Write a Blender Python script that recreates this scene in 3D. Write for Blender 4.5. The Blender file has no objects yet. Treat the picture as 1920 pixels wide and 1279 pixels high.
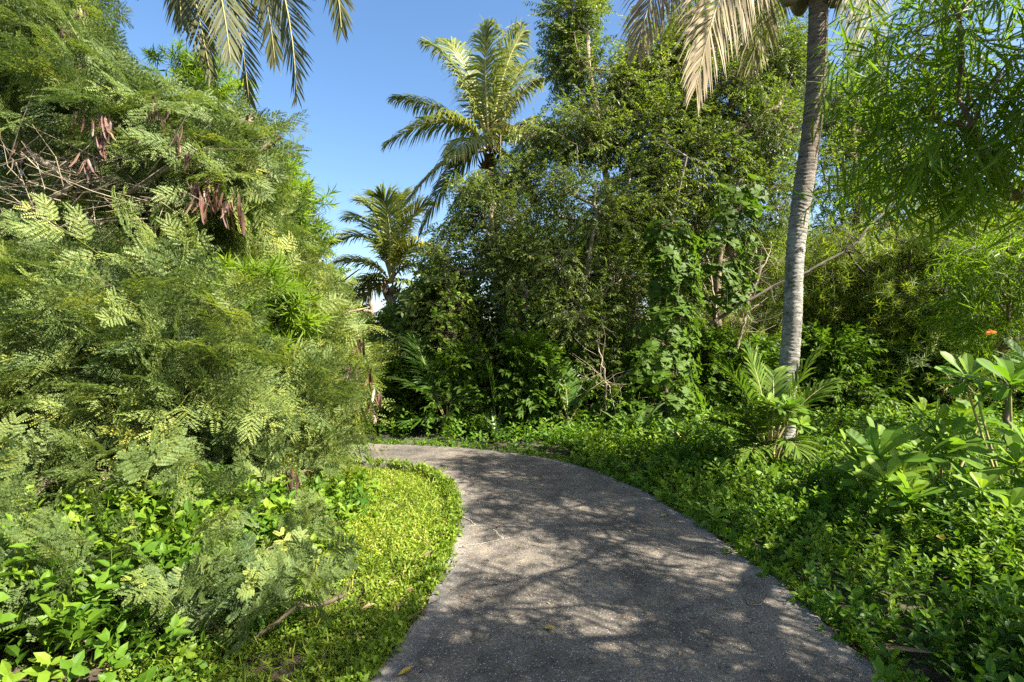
import bpy, math
import numpy as np

R = np.random.RandomState(7)
TAU = 2 * math.pi
CAM_H = 1.6
SUN_AZ, SUN_EL = math.radians(117), math.radians(44)   # azimuth clockwise from the view direction (+Y)
SUN_OFF = np.array([-math.sin(SUN_AZ), -math.cos(SUN_AZ)]) / math.tan(SUN_EL)   # shadow shift per metre of height


def P(u, v, d):
    """world point seen at photo pixel (u, v) at distance d along the view direction"""
    return np.array([(u - 960) / 960 * d, d, CAM_H - (v - 640) / 960 * d])


def G(u, v):
    """ground point under a photo pixel"""
    return P(u, v, CAM_H * 960 / (v - 640))


scene = bpy.context.scene
COL = scene.collection

# ------------------------------------------------------------------ mesh helpers


def norm(a):
    return a / np.maximum(np.linalg.norm(a, axis=-1, keepdims=True), 1e-9)


class MB:
    """collects triangle chunks and links them as ONE mesh object"""

    def __init__(self):
        self.V, self.F, self.T, self.M, self.n = [], [], [], [], 0

    def add(self, V, F, tint=0.5, mi=0):
        V = np.asarray(V, dtype=np.float64).reshape(-1, 3)
        F = np.asarray(F, dtype=np.int64).reshape(-1, 3)
        if not len(V) or not len(F):
            return
        t = np.broadcast_to(np.asarray(tint, dtype=np.float64), (len(V),))
        self.V.append(V); self.F.append(F + self.n); self.T.append(t)
        self.M.append(np.full(len(F), mi)); self.n += len(V)

    def mesh(self, name, mats, origin=(0, 0, 0), smooth=False):
        me = bpy.data.meshes.new(name)
        V = np.concatenate(self.V) - np.asarray(origin)
        F = np.concatenate(self.F); T = np.concatenate(self.T); M = np.concatenate(self.M)
        me.vertices.add(len(V)); me.vertices.foreach_set('co', V.astype(np.float32).ravel())
        me.loops.add(len(F) * 3); me.loops.foreach_set('vertex_index', F.astype(np.int32).ravel())
        me.polygons.add(len(F))
        me.polygons.foreach_set('loop_start', np.arange(0, len(F) * 3, 3, dtype=np.int32))
        me.polygons.foreach_set('material_index', M.astype(np.int32))
        me.polygons.foreach_set('use_smooth', np.full(len(F), smooth))
        a = me.attributes.new('tint', 'FLOAT', 'POINT')
        a.data.foreach_set('value', T.astype(np.float32))
        for m in (mats if isinstance(mats, (list, tuple)) else [mats]):
            me.materials.append(m)
        me.update(); me.validate()
        return me

    def build(self, name, mats, parent=None, smooth=False, origin=None):
        if origin is None:
            origin = np.array(parent.matrix_basis.translation) if parent is not None else np.zeros(3)
            p = parent.parent if parent is not None else None
            while p is not None:
                origin = origin + np.array(p.matrix_basis.translation); p = p.parent
        o = bpy.data.objects.new(name, self.mesh(name, mats, origin, smooth))
        COL.objects.link(o)
        if parent is not None:
            o.parent = parent
        return o


def tag(o, label=None, cat=None, group=None, kind=None):
    if label: o['label'] = label
    if cat: o['category'] = cat
    if group: o['group'] = group
    if kind: o['kind'] = kind
    return o


def thing(name, loc, label, cat, group=None):
    o = bpy.data.objects.new(name, None)
    o.empty_display_size = 0.2
    COL.objects.link(o); o.location = [float(c) for c in loc]
    return tag(o, label, cat, group)


def copy_thing(root, loc, rz, scale, label):
    r = root.copy(); COL.objects.link(r)
    r.location = [float(c) for c in loc]; r.rotation_euler = (0, 0, rz); r.scale = (scale,) * 3
    r['label'] = label
    for ch in list(root.children):
        c = ch.copy(); COL.objects.link(c); c.parent = r
        for g in list(ch.children):
            d = g.copy(); COL.objects.link(d); d.parent = c
    return r


def frames(d, up=None, jit=0.0, rng=R):
    """rotation matrices whose Y axis is d and whose Z is near up"""
    y = norm(d); n = len(y)
    if up is None:
        up = np.tile([0, 0, 1.0], (n, 1))
    up = up + rng.normal(0, 1, (n, 3)) * jit
    x = np.cross(y, up)
    bad = np.linalg.norm(x, axis=1) < 1e-3
    x[bad] = [1, 0, 0]
    x = norm(x); z = np.cross(x, y)
    return np.stack([x, y, z], axis=2)


def inst(tmpl, M, pos, scale, tint):
    """all copies of a template: verts, faces, tints"""
    V, F, T = tmpl
    n = len(pos)
    if n == 0:
        return np.zeros((0, 3)), np.zeros((0, 3), int), np.zeros(0)
    s = np.broadcast_to(np.asarray(scale, float), (n,))
    W = np.einsum('vk,nik->nvi', V, M) * s[:, None, None] + pos[:, None, :]
    FF = F[None] + (np.arange(n) * len(V))[:, None, None]
    TT = np.clip(T[None] + np.broadcast_to(np.asarray(tint, float), (n,))[:, None], 0, 1)
    return W.reshape(-1, 3), FF.reshape(-1, 3), TT.reshape(-1)


def join(parts):
    V, F, T, n = [], [], [], 0
    for v, f, t in parts:
        V.append(v); F.append(f + n); T.append(np.broadcast_to(t, (len(v),))); n += len(v)
    return np.concatenate(V), np.concatenate(F), np.concatenate(T)


def tube(pts, rad, sides=6, cap=False, rng=None, rough=0.0):
    pts = np.asarray(pts, float); k = len(pts)
    rad = np.broadcast_to(np.asarray(rad, float), (k,))
    t = norm(np.gradient(pts, axis=0))
    ref = np.array([1, 0.13, 0.07]) if abs(t[0][0]) < 0.8 else np.array([0.1, 1, 0.05])
    a = norm(np.cross(t, np.tile(ref, (k, 1)))); b = np.cross(t, a)
    th = np.arange(sides) / sides * TAU
    r = rad[:, None] * np.ones((1, sides))
    if rng is not None and rough:
        r = r * (1 + rng.normal(0, rough, r.shape))
    V = pts[:, None, :] + r[:, :, None] * (np.cos(th)[None, :, None] * a[:, None, :] + np.sin(th)[None, :, None] * b[:, None, :])
    V = V.reshape(-1, 3); F = []
    i = np.arange(k - 1)[:, None] * sides; j = np.arange(sides)[None]; j2 = (j + 1) % sides
    q = np.stack([i + j, i + j2, i + sides + j2, i + sides + j], axis=2).reshape(-1, 4)
    F = np.concatenate([q[:, [0, 1, 2]], q[:, [0, 2, 3]]])
    if cap:
        V = np.concatenate([V, pts[[0, -1]]]); n0 = k * sides
        jj = np.arange(sides); kk = (jj + 1) % sides
        F = np.concatenate([F, np.stack([np.full(sides, n0), kk, jj], 1),
                            np.stack([np.full(sides, n0 + 1), (k - 1) * sides + jj, (k - 1) * sides + kk], 1)])
    return V, F


def twigs(A, B, r0, r1, sag=0.0, sides=3, rng=R):
    """many thin bent sticks from A to B at once"""
    n = len(A)
    if n == 0:
        return np.zeros((0, 3)), np.zeros((0, 3), int)
    L = np.linalg.norm(B - A, axis=1, keepdims=True)
    mid = (A + B) / 2 + rng.normal(0, 0.08, (n, 3)) * L
    mid[:, 2] += sag * L[:, 0]
    r0 = np.broadcast_to(np.asarray(r0, float), (n,)); r1 = np.broadcast_to(np.asarray(r1, float), (n,))
    y = norm(B - A); x = norm(np.cross(y, np.tile([0.3, 0.2, 1.0], (n, 1)))); z = np.cross(x, y)
    th = np.arange(sides) / sides * TAU
    ring = np.cos(th)[None, :, None] * x[:, None] + np.sin(th)[None, :, None] * z[:, None]
    V = np.concatenate([A[:, None] + ring * r0[:, None, None], mid[:, None] + ring * ((r0 + r1) / 2)[:, None, None],
                        B[:, None] + ring * r1[:, None, None]], axis=1)
    f = []
    for s in range(2):
        for j in range(sides):
            j2 = (j + 1) % sides
            f += [[s * sides + j, s * sides + j2, (s + 1) * sides + j2], [s * sides + j, (s + 1) * sides + j2, (s + 1) * sides + j]]
    f = np.array(f)
    F = f[None] + (np.arange(n) * sides * 3)[:, None, None]
    return V.reshape(-1, 3), F.reshape(-1, 3)


# ------------------------------------------------------------------ materials


def new_mat(name):
    m = bpy.data.materials.new(name); m.use_nodes = True
    nt = m.node_tree
    return m, nt, nt.nodes['Principled BSDF'], nt.nodes['Material Output']


def ramp(nt, stops):
    r = nt.nodes.new('ShaderNodeValToRGB'); e = r.color_ramp.elements
    while len(e) < len(stops): e.new(0.5)
    for el, (p, c) in zip(e, stops):
        el.position = p; el.color = (*c, 1)
    return r


def leaf_mat(name, stops, rough=0.45, trans=0.35, tcol=(1.25, 1.3, 0.55), spec=0.5, noise=7.0):
    m, nt, b, out = new_mat(name)
    at = nt.nodes.new('ShaderNodeAttribute'); at.attribute_name = 'tint'
    no = nt.nodes.new('ShaderNodeTexNoise'); no.inputs['Scale'].default_value = noise
    tc = nt.nodes.new('ShaderNodeTexCoord'); nt.links.new(tc.outputs['Object'], no.inputs['Vector'])
    ma = nt.nodes.new('ShaderNodeMath'); ma.operation = 'MULTIPLY_ADD'
    nt.links.new(no.outputs['Fac'], ma.inputs[0]); ma.inputs[1].default_value = 0.22
    sub = nt.nodes.new('ShaderNodeMath'); sub.operation = 'SUBTRACT'
    nt.links.new(at.outputs['Fac'], sub.inputs[0]); sub.inputs[1].default_value = 0.11
    nt.links.new(sub.outputs[0], ma.inputs[2])
    r = ramp(nt, stops); nt.links.new(ma.outputs[0], r.inputs[0])
    nt.links.new(r.outputs[0], b.inputs['Base Color'])
    b.inputs['Roughness'].default_value = rough
    b.inputs['Specular IOR Level'].default_value = spec
    tr = nt.nodes.new('ShaderNodeBsdfTranslucent')
    mul = nt.nodes.new('ShaderNodeMix'); mul.data_type = 'RGBA'; mul.blend_type = 'MULTIPLY'
    mul.inputs[0].default_value = 1; mul.inputs[7].default_value = (*tcol, 1)
    nt.links.new(r.outputs[0], mul.inputs[6]); nt.links.new(mul.outputs[2], tr.inputs['Color'])
    mx = nt.nodes.new('ShaderNodeMixShader'); mx.inputs[0].default_value = trans
    nt.links.new(b.outputs[0], mx.inputs[1]); nt.links.new(tr.outputs[0], mx.inputs[2])
    nt.links.new(mx.outputs[0], out.inputs['Surface'])
    return m


def bark_mat(name, c0, c1, scale=12, bump=0.4, stretch=(1, 1, 0.35)):
    m, nt, b, out = new_mat(name)
    tc = nt.nodes.new('ShaderNodeTexCoord'); mp = nt.nodes.new('ShaderNodeMapping')
    mp.inputs['Scale'].default_value = stretch
    nt.links.new(tc.outputs['Object'], mp.inputs['Vector'])
    no = nt.nodes.new('ShaderNodeTexNoise'); no.inputs['Scale'].default_value = scale; no.inputs['Detail'].default_value = 8
    nt.links.new(mp.outputs[0], no.inputs['Vector'])
    r = ramp(nt, [(0.3, c0), (0.7, c1)]); nt.links.new(no.outputs['Fac'], r.inputs[0])
    nt.links.new(r.outputs[0], b.inputs['Base Color']); b.inputs['Roughness'].default_value = 0.9
    bp = nt.nodes.new('ShaderNodeBump'); bp.inputs['Strength'].default_value = bump
    nt.links.new(no.outputs['Fac'], bp.inputs['Height']); nt.links.new(bp.outputs[0], b.inputs['Normal'])
    return m


M = {}
M['leucaena'] = leaf_mat('feathery_leaf', [(0.0, (.028, .060, .022)), (.45, (.125, .175, .048)), (.75, (.20, .25, .06)), (1, (.32, .33, .05))], .55, .36, spec=.35)
M['banyan'] = leaf_mat('small_glossy_leaf', [(0, (.055, .080, .017)), (.5, (.108, .150, .030)), (.85, (.175, .205, .048)), (1, (.29, .28, .08))], .42, .44, tcol=(1.5, 1.6, .5), spec=.35)
M['oleander'] = leaf_mat('long_narrow_leaf', [(0, (.055, .11, .008)), (.5, (.115, .195, .012)), (1, (.22, .30, .022))], .45, .55, spec=.28)
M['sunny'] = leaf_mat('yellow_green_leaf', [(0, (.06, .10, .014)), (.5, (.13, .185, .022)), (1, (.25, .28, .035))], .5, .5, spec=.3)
M['wedelia'] = leaf_mat('creeper_leaf', [(0, (.035, .090, .010)), (.5, (.10, .19, .014)), (1, (.22, .30, .025))], .5, .40, spec=.22)
M['lawn'] = leaf_mat('lawn_leaf', [(0, (.06, .12, .012)), (.5, (.17, .25, .02)), (.9, (.29, .34, .035)), (1, (.38, .34, .10))], .5, .4, spec=.3)
M['vine'] = leaf_mat('big_vine_leaf', [(0, (.045, .085, .008)), (.6, (.09, .165, .012)), (1, (.19, .25, .025))], .55, .42, spec=.2)
M['naupaka'] = leaf_mat('paddle_leaf', [(0, (.07, .15, .014)), (.5, (.10, .195, .018)), (1, (.23, .31, .035))], .5, .42, noise=9, spec=.2)
M['palm'] = leaf_mat('palm_leaf', [(0, (.05, .085, .014)), (.5, (.13, .165, .028)), (.85, (.25, .25, .045)), (1, (.40, .31, .08))], .40, .34, noise=3, spec=.4)
M['young_palm'] = leaf_mat('young_palm_leaf', [(0, (.035, .085, .012)), (.5, (.075, .145, .02)), (1, (.17, .23, .035))], .42, .34, noise=3, spec=.2)
M['palm_dry'] = leaf_mat('dry_palm_leaf', [(0, (.13, .10, .06)), (.5, (.26, .20, .11)), (1, (.46, .38, .25))], .65, .28, tcol=(1.1, 1, .8), noise=3, spec=.2)
M['palm_old'] = leaf_mat('old_palm_leaf', [(0, (.04, .048, .022)), (.5, (.10, .108, .042)), (1, (.30, .25, .11))], .55, .25, noise=3, spec=.2)
M['lily'] = leaf_mat('strap_leaf', [(0, (.045, .085, .025)), (.5, (.09, .15, .04)), (1, (.17, .23, .07))], .38, .25, noise=3)
M['dead'] = leaf_mat('dead_leaf', [(0, (.07, .04, .022)), (.5, (.17, .10, .05)), (1, (.36, .25, .13))], .7, .15, tcol=(1.1, .9, .6))
M['pod'] = leaf_mat('brown_pod', [(0, (.035, .018, .013)), (.55, (.11, .050, .033)), (1, (.28, .18, .12))], .5, .12, tcol=(1.1, .8, .5))
M['yellow'] = leaf_mat('yellowed_leaf', [(0, (.45, .28, .03)), (1, (.55, .40, .04))], .5, .3)
M['orange'] = leaf_mat('orange_petal', [(0, (.62, .20, .06)), (1, (.75, .30, .09))], .5, .4, tcol=(1.1, 1, .7))
M['twig'] = bark_mat('twig_bark', (.07, .05, .03), (.24, .185, .11), 14)
M['pale_twig'] = bark_mat('pale_branch_bark', (.13, .10, .06), (.34, .28, .19), 14)
M['dark_bark'] = bark_mat('dark_bark', (.025, .020, .014), (.09, .07, .045), 9)
M['rachis'] = bark_mat('palm_midrib', (.22, .20, .06), (.36, .30, .11), 5, .1)
M['rachis_dry'] = bark_mat('dry_palm_midrib', (.30, .23, .12), (.48, .40, .24), 5, .1)
M['fibre'] = bark_mat('palm_fibre', (.13, .075, .03), (.32, .20, .09), 20, .6)
M['coconut'] = bark_mat('coconut_husk', (.07, .055, .03), (.17, .13, .07), 6, .3, (1, 1, 1))


def palm_trunk_mat():
    m, nt, b, out = new_mat('palm_trunk_bark')
    L = nt.links.new
    tc = nt.nodes.new('ShaderNodeTexCoord')
    sep = nt.nodes.new('ShaderNodeSeparateXYZ'); L(tc.outputs['Object'], sep.inputs[0])
    mp = nt.nodes.new('ShaderNodeMapping'); mp.inputs['Scale'].default_value = (1, 1, 5.5); L(tc.outputs['Object'], mp.inputs[0])
    n1 = nt.nodes.new('ShaderNodeTexNoise'); n1.inputs['Scale'].default_value = 7; n1.inputs['Detail'].default_value = 9; n1.inputs['Roughness'].default_value = .72
    L(mp.outputs[0], n1.inputs['Vector'])
    n2 = nt.nodes.new('ShaderNodeTexNoise'); n2.inputs['Scale'].default_value = 5.5; n2.inputs['Detail'].default_value = 10; n2.inputs['Roughness'].default_value = .7
    L(tc.outputs['Object'], n2.inputs['Vector'])
    low = ramp(nt, [(.30, (.05, .046, .04)), (.43, (.17, .16, .14)), (.55, (.32, .305, .265)), (.74, (.54, .51, .45))])
    L(n2.outputs['Fac'], low.inputs[0])
    up = ramp(nt, [(.3, (.05, .038, .026)), (.52, (.15, .112, .075)), (.78, (.29, .22, .145))])
    L(n1.outputs['Fac'], up.inputs[0])
    ma = nt.nodes.new('ShaderNodeMapRange'); ma.inputs[1].default_value = 2.9; ma.inputs[2].default_value = 4.4
    nz = nt.nodes.new('ShaderNodeMath'); nz.operation = 'MULTIPLY_ADD'; L(n2.outputs['Fac'], nz.inputs[0]); nz.inputs[1].default_value = 2.2; L(sep.outputs['Z'], nz.inputs[2])
    nz2 = nt.nodes.new('ShaderNodeMath'); nz2.operation = 'SUBTRACT'; L(nz.outputs[0], nz2.inputs[0]); nz2.inputs[1].default_value = 1.1
    L(nz2.outputs[0], ma.inputs[0])
    mx = nt.nodes.new('ShaderNodeMix'); mx.data_type = 'RGBA'; L(ma.outputs[0], mx.inputs[0]); L(low.outputs[0], mx.inputs[6]); L(up.outputs[0], mx.inputs[7])
    # bare patches of darker bark between lichen
    dk = ramp(nt, [(.36, (.25, .23, .2)), (.5, (1, 1, 1))]); L(n1.outputs['Fac'], dk.inputs[0])
    mm = nt.nodes.new('ShaderNodeMix'); mm.data_type = 'RGBA'; mm.blend_type = 'MULTIPLY'; mm.inputs[0].default_value = .8
    L(mx.outputs[2], mm.inputs[6]); L(dk.outputs[0], mm.inputs[7])
    L(mm.outputs[2], b.inputs['Base Color']); b.inputs['Roughness'].default_value = .9
    bp = nt.nodes.new('ShaderNodeBump'); bp.inputs['Strength'].default_value = .9; bp.inputs['Distance'].default_value = .04
    L(n1.outputs['Fac'], bp.inputs['Height']); L(bp.outputs[0], b.inputs['Normal'])
    return m


M['palm_trunk'] = palm_trunk_mat()


def path_mat():
    m, nt, b, out = new_mat('weathered_aggregate_concrete')
    L = nt.links.new
    tc = nt.nodes.new('ShaderNodeTexCoord')
    big = nt.nodes.new('ShaderNodeTexNoise'); big.inputs['Scale'].default_value = 1.7; big.inputs['Detail'].default_value = 6; L(tc.outputs['Object'], big.inputs[0])
    base = ramp(nt, [(.34, (.062, .055, .046)), (.66, (.155, .134, .108))]); L(big.outputs['Fac'], base.inputs[0])
    fine = nt.nodes.new('ShaderNodeTexNoise'); fine.inputs['Scale'].default_value = 62; fine.inputs['Detail'].default_value = 4; fine.inputs['Roughness'].default_value = .75; L(tc.outputs['Object'], fine.inputs[0])
    fr = ramp(nt, [(.32, (.32, .31, .30)), (.5, (.95, .94, .92)), (.72, (1.7, 1.65, 1.55))]); L(fine.outputs['Fac'], fr.inputs[0])
    mm = nt.nodes.new('ShaderNodeMix'); mm.data_type = 'RGBA'; mm.blend_type = 'MULTIPLY'; mm.inputs[0].default_value = 1
    L(base.outputs[0], mm.inputs[6]); L(fr.outputs[0], mm.inputs[7])
    vo = nt.nodes.new('ShaderNodeTexVoronoi'); vo.inputs['Scale'].default_value = 115; L(tc.outputs['Object'], vo.inputs[0])
    lt = nt.nodes.new('ShaderNodeMath'); lt.operation = 'LESS_THAN'; lt.inputs[1].default_value = .38; L(vo.outputs['Distance'], lt.inputs[0])
    sepc = nt.nodes.new('ShaderNodeSeparateColor'); L(vo.outputs['Color'], sepc.inputs[0])
    gt = nt.nodes.new('ShaderNodeMath'); gt.operation = 'GREATER_THAN'; gt.inputs[1].default_value = .91; L(sepc.outputs[0], gt.inputs[0])
    an = nt.nodes.new('ShaderNodeMath'); an.operation = 'MULTIPLY'; L(lt.outputs[0], an.inputs[0]); L(gt.outputs[0], an.inputs[1])
    st2 = nt.nodes.new('ShaderNodeTexNoise'); st2.inputs['Scale'].default_value = 4.2; st2.inputs['Detail'].default_value = 7; st2.inputs['Roughness'].default_value = .68; L(tc.outputs['Object'], st2.inputs[0])
    sr = ramp(nt, [(.38, (.48, .46, .43)), (.5, (.95, .94, .92)), (.66, (1.35, 1.27, 1.14))]); L(st2.outputs['Fac'], sr.inputs[0])
    sm = nt.nodes.new('ShaderNodeMix'); sm.data_type = 'RGBA'; sm.blend_type = 'MULTIPLY'; sm.inputs[0].default_value = .8; L(mm.outputs[2], sm.inputs[6]); L(sr.outputs[0], sm.inputs[7])
    mm = sm
    ch = nt.nodes.new('ShaderNodeMix'); ch.data_type = 'RGBA'; ch.inputs[7].default_value = (.36, .34, .31, 1)
    L(an.outputs[0], ch.inputs[0]); L(mm.outputs[2], ch.inputs[6])
    # worn pale edge: attribute tint is 1 at the rim
    at = nt.nodes.new('ShaderNodeAttribute'); at.attribute_name = 'tint'
    ed = nt.nodes.new('ShaderNodeMix'); ed.data_type = 'RGBA'; ed.inputs[7].default_value = (.33, .31, .285, 1)
    em = nt.nodes.new('ShaderNodeMath'); em.operation = 'MULTIPLY'; L(at.outputs['Fac'], em.inputs[0]); L(fine.outputs['Fac'], em.inputs[1])
    L(em.outputs[0], ed.inputs[0]); L(ch.outputs[2], ed.inputs[6])
    L(ed.outputs[2], b.inputs['Base Color']); b.inputs['Roughness'].default_value = .85
    bp = nt.nodes.new('ShaderNodeBump'); bp.inputs['Strength'].default_value = .55; bp.inputs['Distance'].default_value = .008
    L(fine.outputs['Fac'], bp.inputs['Height']); L(bp.outputs[0], b.inputs['Normal'])
    return m


def soil_mat():
    m, nt, b, out = new_mat('leaf_litter_soil')
    L = nt.links.new
    tc = nt.nodes.new('ShaderNodeTexCoord')
    n1 = nt.nodes.new('ShaderNodeTexNoise'); n1.inputs['Scale'].default_value = 9; n1.inputs['Detail'].default_value = 10; n1.inputs['Roughness'].default_value = .7; L(tc.outputs['Object'], n1.inputs[0])
    r = ramp(nt, [(.3, (.022, .016, .010)), (.5, (.06, .043, .025)), (.72, (.14, .10, .06))]); L(n1.outputs['Fac'], r.inputs[0])
    n2 = nt.nodes.new('ShaderNodeTexNoise'); n2.inputs['Scale'].default_value = .6; n2.inputs['Detail'].default_value = 5; L(tc.outputs['Object'], n2.inputs[0])
    r2 = ramp(nt, [(.42, (0, 0, 0)), (.62, (1, 1, 1))]); L(n2.outputs['Fac'], r2.inputs[0])
    mx = nt.nodes.new('ShaderNodeMix'); mx.data_type = 'RGBA'; mx.inputs[7].default_value = (.035, .06, .014, 1)
    L(r2.outputs[0], mx.inputs[0]); L(r.outputs[0], mx.inputs[6]); L(mx.outputs[2], b.inputs['Base Color'])
    b.inputs['Roughness'].default_value = .95
    bp = nt.nodes.new('ShaderNodeBump'); bp.inputs['Strength'].default_value = .6; bp.inputs['Distance'].default_value = .05
    L(n1.outputs['Fac'], bp.inputs['Height']); L(bp.outputs[0], b.inputs['Normal'])
    return m


# ------------------------------------------------------------------ leaf templates (base at origin, axis +Y, face +Z)


def leaf(L, stations, fold=0.25, curl=0.2, tint=0.0, wave=0.0):
    """stations: (t, half width); ends may have width 0"""
    V, idx = [], []
    for k, (t, w) in enumerate(stations):
        z = -curl * L * t * t
        if w <= 1e-6:
            idx.append((len(V),)); V.append((0, t * L, z))
        else:
            idx.append((len(V), len(V) + 1, len(V) + 2))
            wv = wave * w * (1 if k % 2 else -1)
            V += [(-w, t * L, z + fold * w + wv), (0, t * L, z), (w, t * L, z + fold * w - wv)]
    F = []
    for a, b in zip(idx[:-1], idx[1:]):
        if len(a) == 1 and len(b) == 3:
            F += [(a[0], b[1], b[0]), (a[0], b[2], b[1])]
        elif len(a) == 3 and len(b) == 1:
            F += [(a[0], a[1], b[0]), (a[1], a[2], b[0])]
        else:
            for c in (0, 1):
                F += [(a[c], a[c + 1], b[c + 1]), (a[c], b[c + 1], b[c])]
    return np.array(V, float), np.array(F), np.full(len(V), tint)


def stick(a, b, r=0.003, tint=0.3):
    a, b = np.array(a, float), np.array(b, float)
    d = norm(b - a); x = norm(np.cross(d, [0.2, 0.3, 1.0])); z = np.cross(x, d)
    V = []
    for p, rr in ((a, r), (b, r * .6)):
        for k in range(3):
            V.append(p + rr * (math.cos(k * TAU / 3) * x + math.sin(k * TAU / 3) * z))
    F = []
    for k in range(3):
        k2 = (k + 1) % 3
        F += [(k, k2, 3 + k2), (k, 3 + k2, 3 + k)]
    return np.array(V), np.array(F), np.full(6, tint)


def place(t, pos, d, up=(0, 0, 1), s=1.0, tint=0.0):
    m = frames(np.array([d], float), np.array([up], float))
    return inst(t, m, np.array([pos], float), s, tint)


def ribbon(a, b, r, tint=.3):
    a, b = np.array(a, float), np.array(b, float)
    x = norm(np.cross(b - a, [.2, .3, 1.0])) * r
    return np.array([a - x, a + x, b]), np.array([(0, 1, 2)]), np.full(3, tint)


def T_bipinnate(rng, L=0.24, pairs=6, leaflets=9, young=0.0, fine=True):
    """one feathery twice-divided leaf"""
    lf = np.array([(0, 0, 0), (-.3, .5, .05), (0, 1, 0), (.3, .5, .05)]); lff = np.array([(0, 2, 1), (0, 3, 2)])
    if not fine:
        lf = np.array([(-.20, .25, 0), (.34, .45, .05), (0, 1.12, 0)]); lff = np.array([(0, 1, 2)])
    out = []
    ys = np.linspace(.22, 1, pairs) * L
    prev = np.zeros(3)
    for i, y in enumerate(ys):
        dz = -0.25 * L * (y / L) ** 2
        o = np.array([0, y, dz])
        out.append(ribbon(prev, o, .0024, .45)); prev = o
        for s in (-1, 1):
            a = math.radians(rng.uniform(48, 66) if i < pairs - 1 else rng.uniform(25, 40))
            d = np.array([s * math.sin(a), math.cos(a), rng.uniform(-.45, -.05)]); d = d / np.linalg.norm(d)
            pl = L * rng.uniform(.40, .52)
            side = norm(np.cross(d, [0, 0, 1.0]))
            tt = np.linspace(.08, 1, leaflets)
            pos, dirs = [], []
            for t in tt:
                c = o + d * pl * t + np.array([0, 0, -.16 * pl * t * t])
                for s2 in (-1, 1):
                    dd = side * s2 * .9 + d * .45 + np.array([0, 0, rng.uniform(-.15, .25)])
                    pos.append(c); dirs.append(dd)
            pos = np.array(pos); dirs = np.array(dirs)
            ll = .26 * pl * np.repeat(np.clip(1.1 - .5 * (tt - .4) ** 2 * 2, .5, 1.1), 2)
            out.append(inst((lf, lff, np.zeros(len(lf))), frames(dirs, jit=.25, rng=rng), pos, ll, young * .5 + rng.uniform(-.08, .08)))
            out.append(ribbon(o, o + d * pl + np.array([0, 0, -.16 * pl]), .0016, .4))
    return join(out)


def T_feather_spray(rng, n=6, L=0.5, ll=.24, pairs=6, leaflets=9, fine=True):
    """a twig end with alternate feathery leaves, yellower at the tip"""
    out = []
    p = np.zeros(3); d = np.array([0, 1.0, .1])
    for k in range(n):
        q = p + d * L / n
        out.append(stick(p, q, .005 * (1 - .6 * k / n), .35))
        s = 1 if k % 2 else -1
        a = math.radians(rng.uniform(45, 75) * (1 - .5 * k / n))
        dl = np.array([s * math.sin(a), math.cos(a), rng.uniform(-.15, .35)])
        lt = T_bipinnate(rng, ll * rng.uniform(.8, 1.1) * (1 - .3 * max(0, k - n + 3) / 3), pairs, leaflets, .42 * max(0, k - n + 3) / 3, fine)
        out.append(place(lt, q, dl, (rng.normal(0, .25), 0, 1)))
        p = q; d = norm(d + np.array([rng.normal(0, .12), 0, -.06]))
    lt = T_bipinnate(rng, ll * .7, max(3, pairs - 2), leaflets - 2, .7, fine)
    out.append(place(lt, p, d, (0, 0, 1)))
    return join(out)


OVATE = [(0, 0), (.22, .8), (.5, 1.0), (.8, .5), (1, 0)]


def st(stations, w):
    return [(t, x * w) for t, x in stations]


def T_leafy_twig(rng, n=9, L=.32, leafL=.105, leafW=.021, hang=.5):
    lf = leaf(leafL, [(0, 0), (.4, leafW), (1, 0)], .35, .22)
    out = []; p = np.zeros(3); d = np.array([0, 1.0, 0])
    for k in range(n):
        q = p + d * L / n
        if k % 3 == 0: out.append(stick(p, p + d * L / n * 3, .0028, .2))
        s = 1 if k % 2 else -1
        a = math.radians(rng.uniform(35, 75))
        dl = np.array([s * math.sin(a), math.cos(a), -hang * rng.uniform(.2, 1.6)])
        out.append(place(lf, q, dl, (rng.normal(0, .5), rng.normal(0, .5), 1), rng.uniform(.75, 1.15), rng.uniform(-.14, .14)))
        p = q; d = norm(d + np.array([rng.normal(0, .12), 0, -.08 * hang]))
    out.append(place(lf, p, d, (0, 0, 1), .9, .1))
    return join(out)


def T_whorl(rng, n=22, L=.13, W=.007, stem=.16, droop=.2, spread=(20, 95), segs=3):
    """narrow leaves crowded in a spiral round a shoot tip"""
    stt = [(0, .003)] + [(t, W * w) for t, w in ((.3, .9), (.6, 1.0))][:segs - 1] + [(1, 0)]
    out = [stick((0, 0, 0), (0, stem, 0), .004, .4)]
    for k in range(n):
        f = k / n
        a = math.radians(spread[1] + (spread[0] - spread[1]) * f + rng.normal(0, 8)); ph = k * 2.4 + rng.normal(0, .2)
        d = np.array([math.sin(a) * math.cos(ph), math.cos(a), math.sin(a) * math.sin(ph)])
        lf = leaf(L * rng.uniform(.75, 1.1), stt, .3, droop * rng.uniform(.3, 1.6))
        out.append(place(lf, (0, stem * (.35 + .65 * f), 0), d, (0, 1, .01), 1, .25 * f + rng.uniform(-.12, .12)))
    return join(out)


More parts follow.
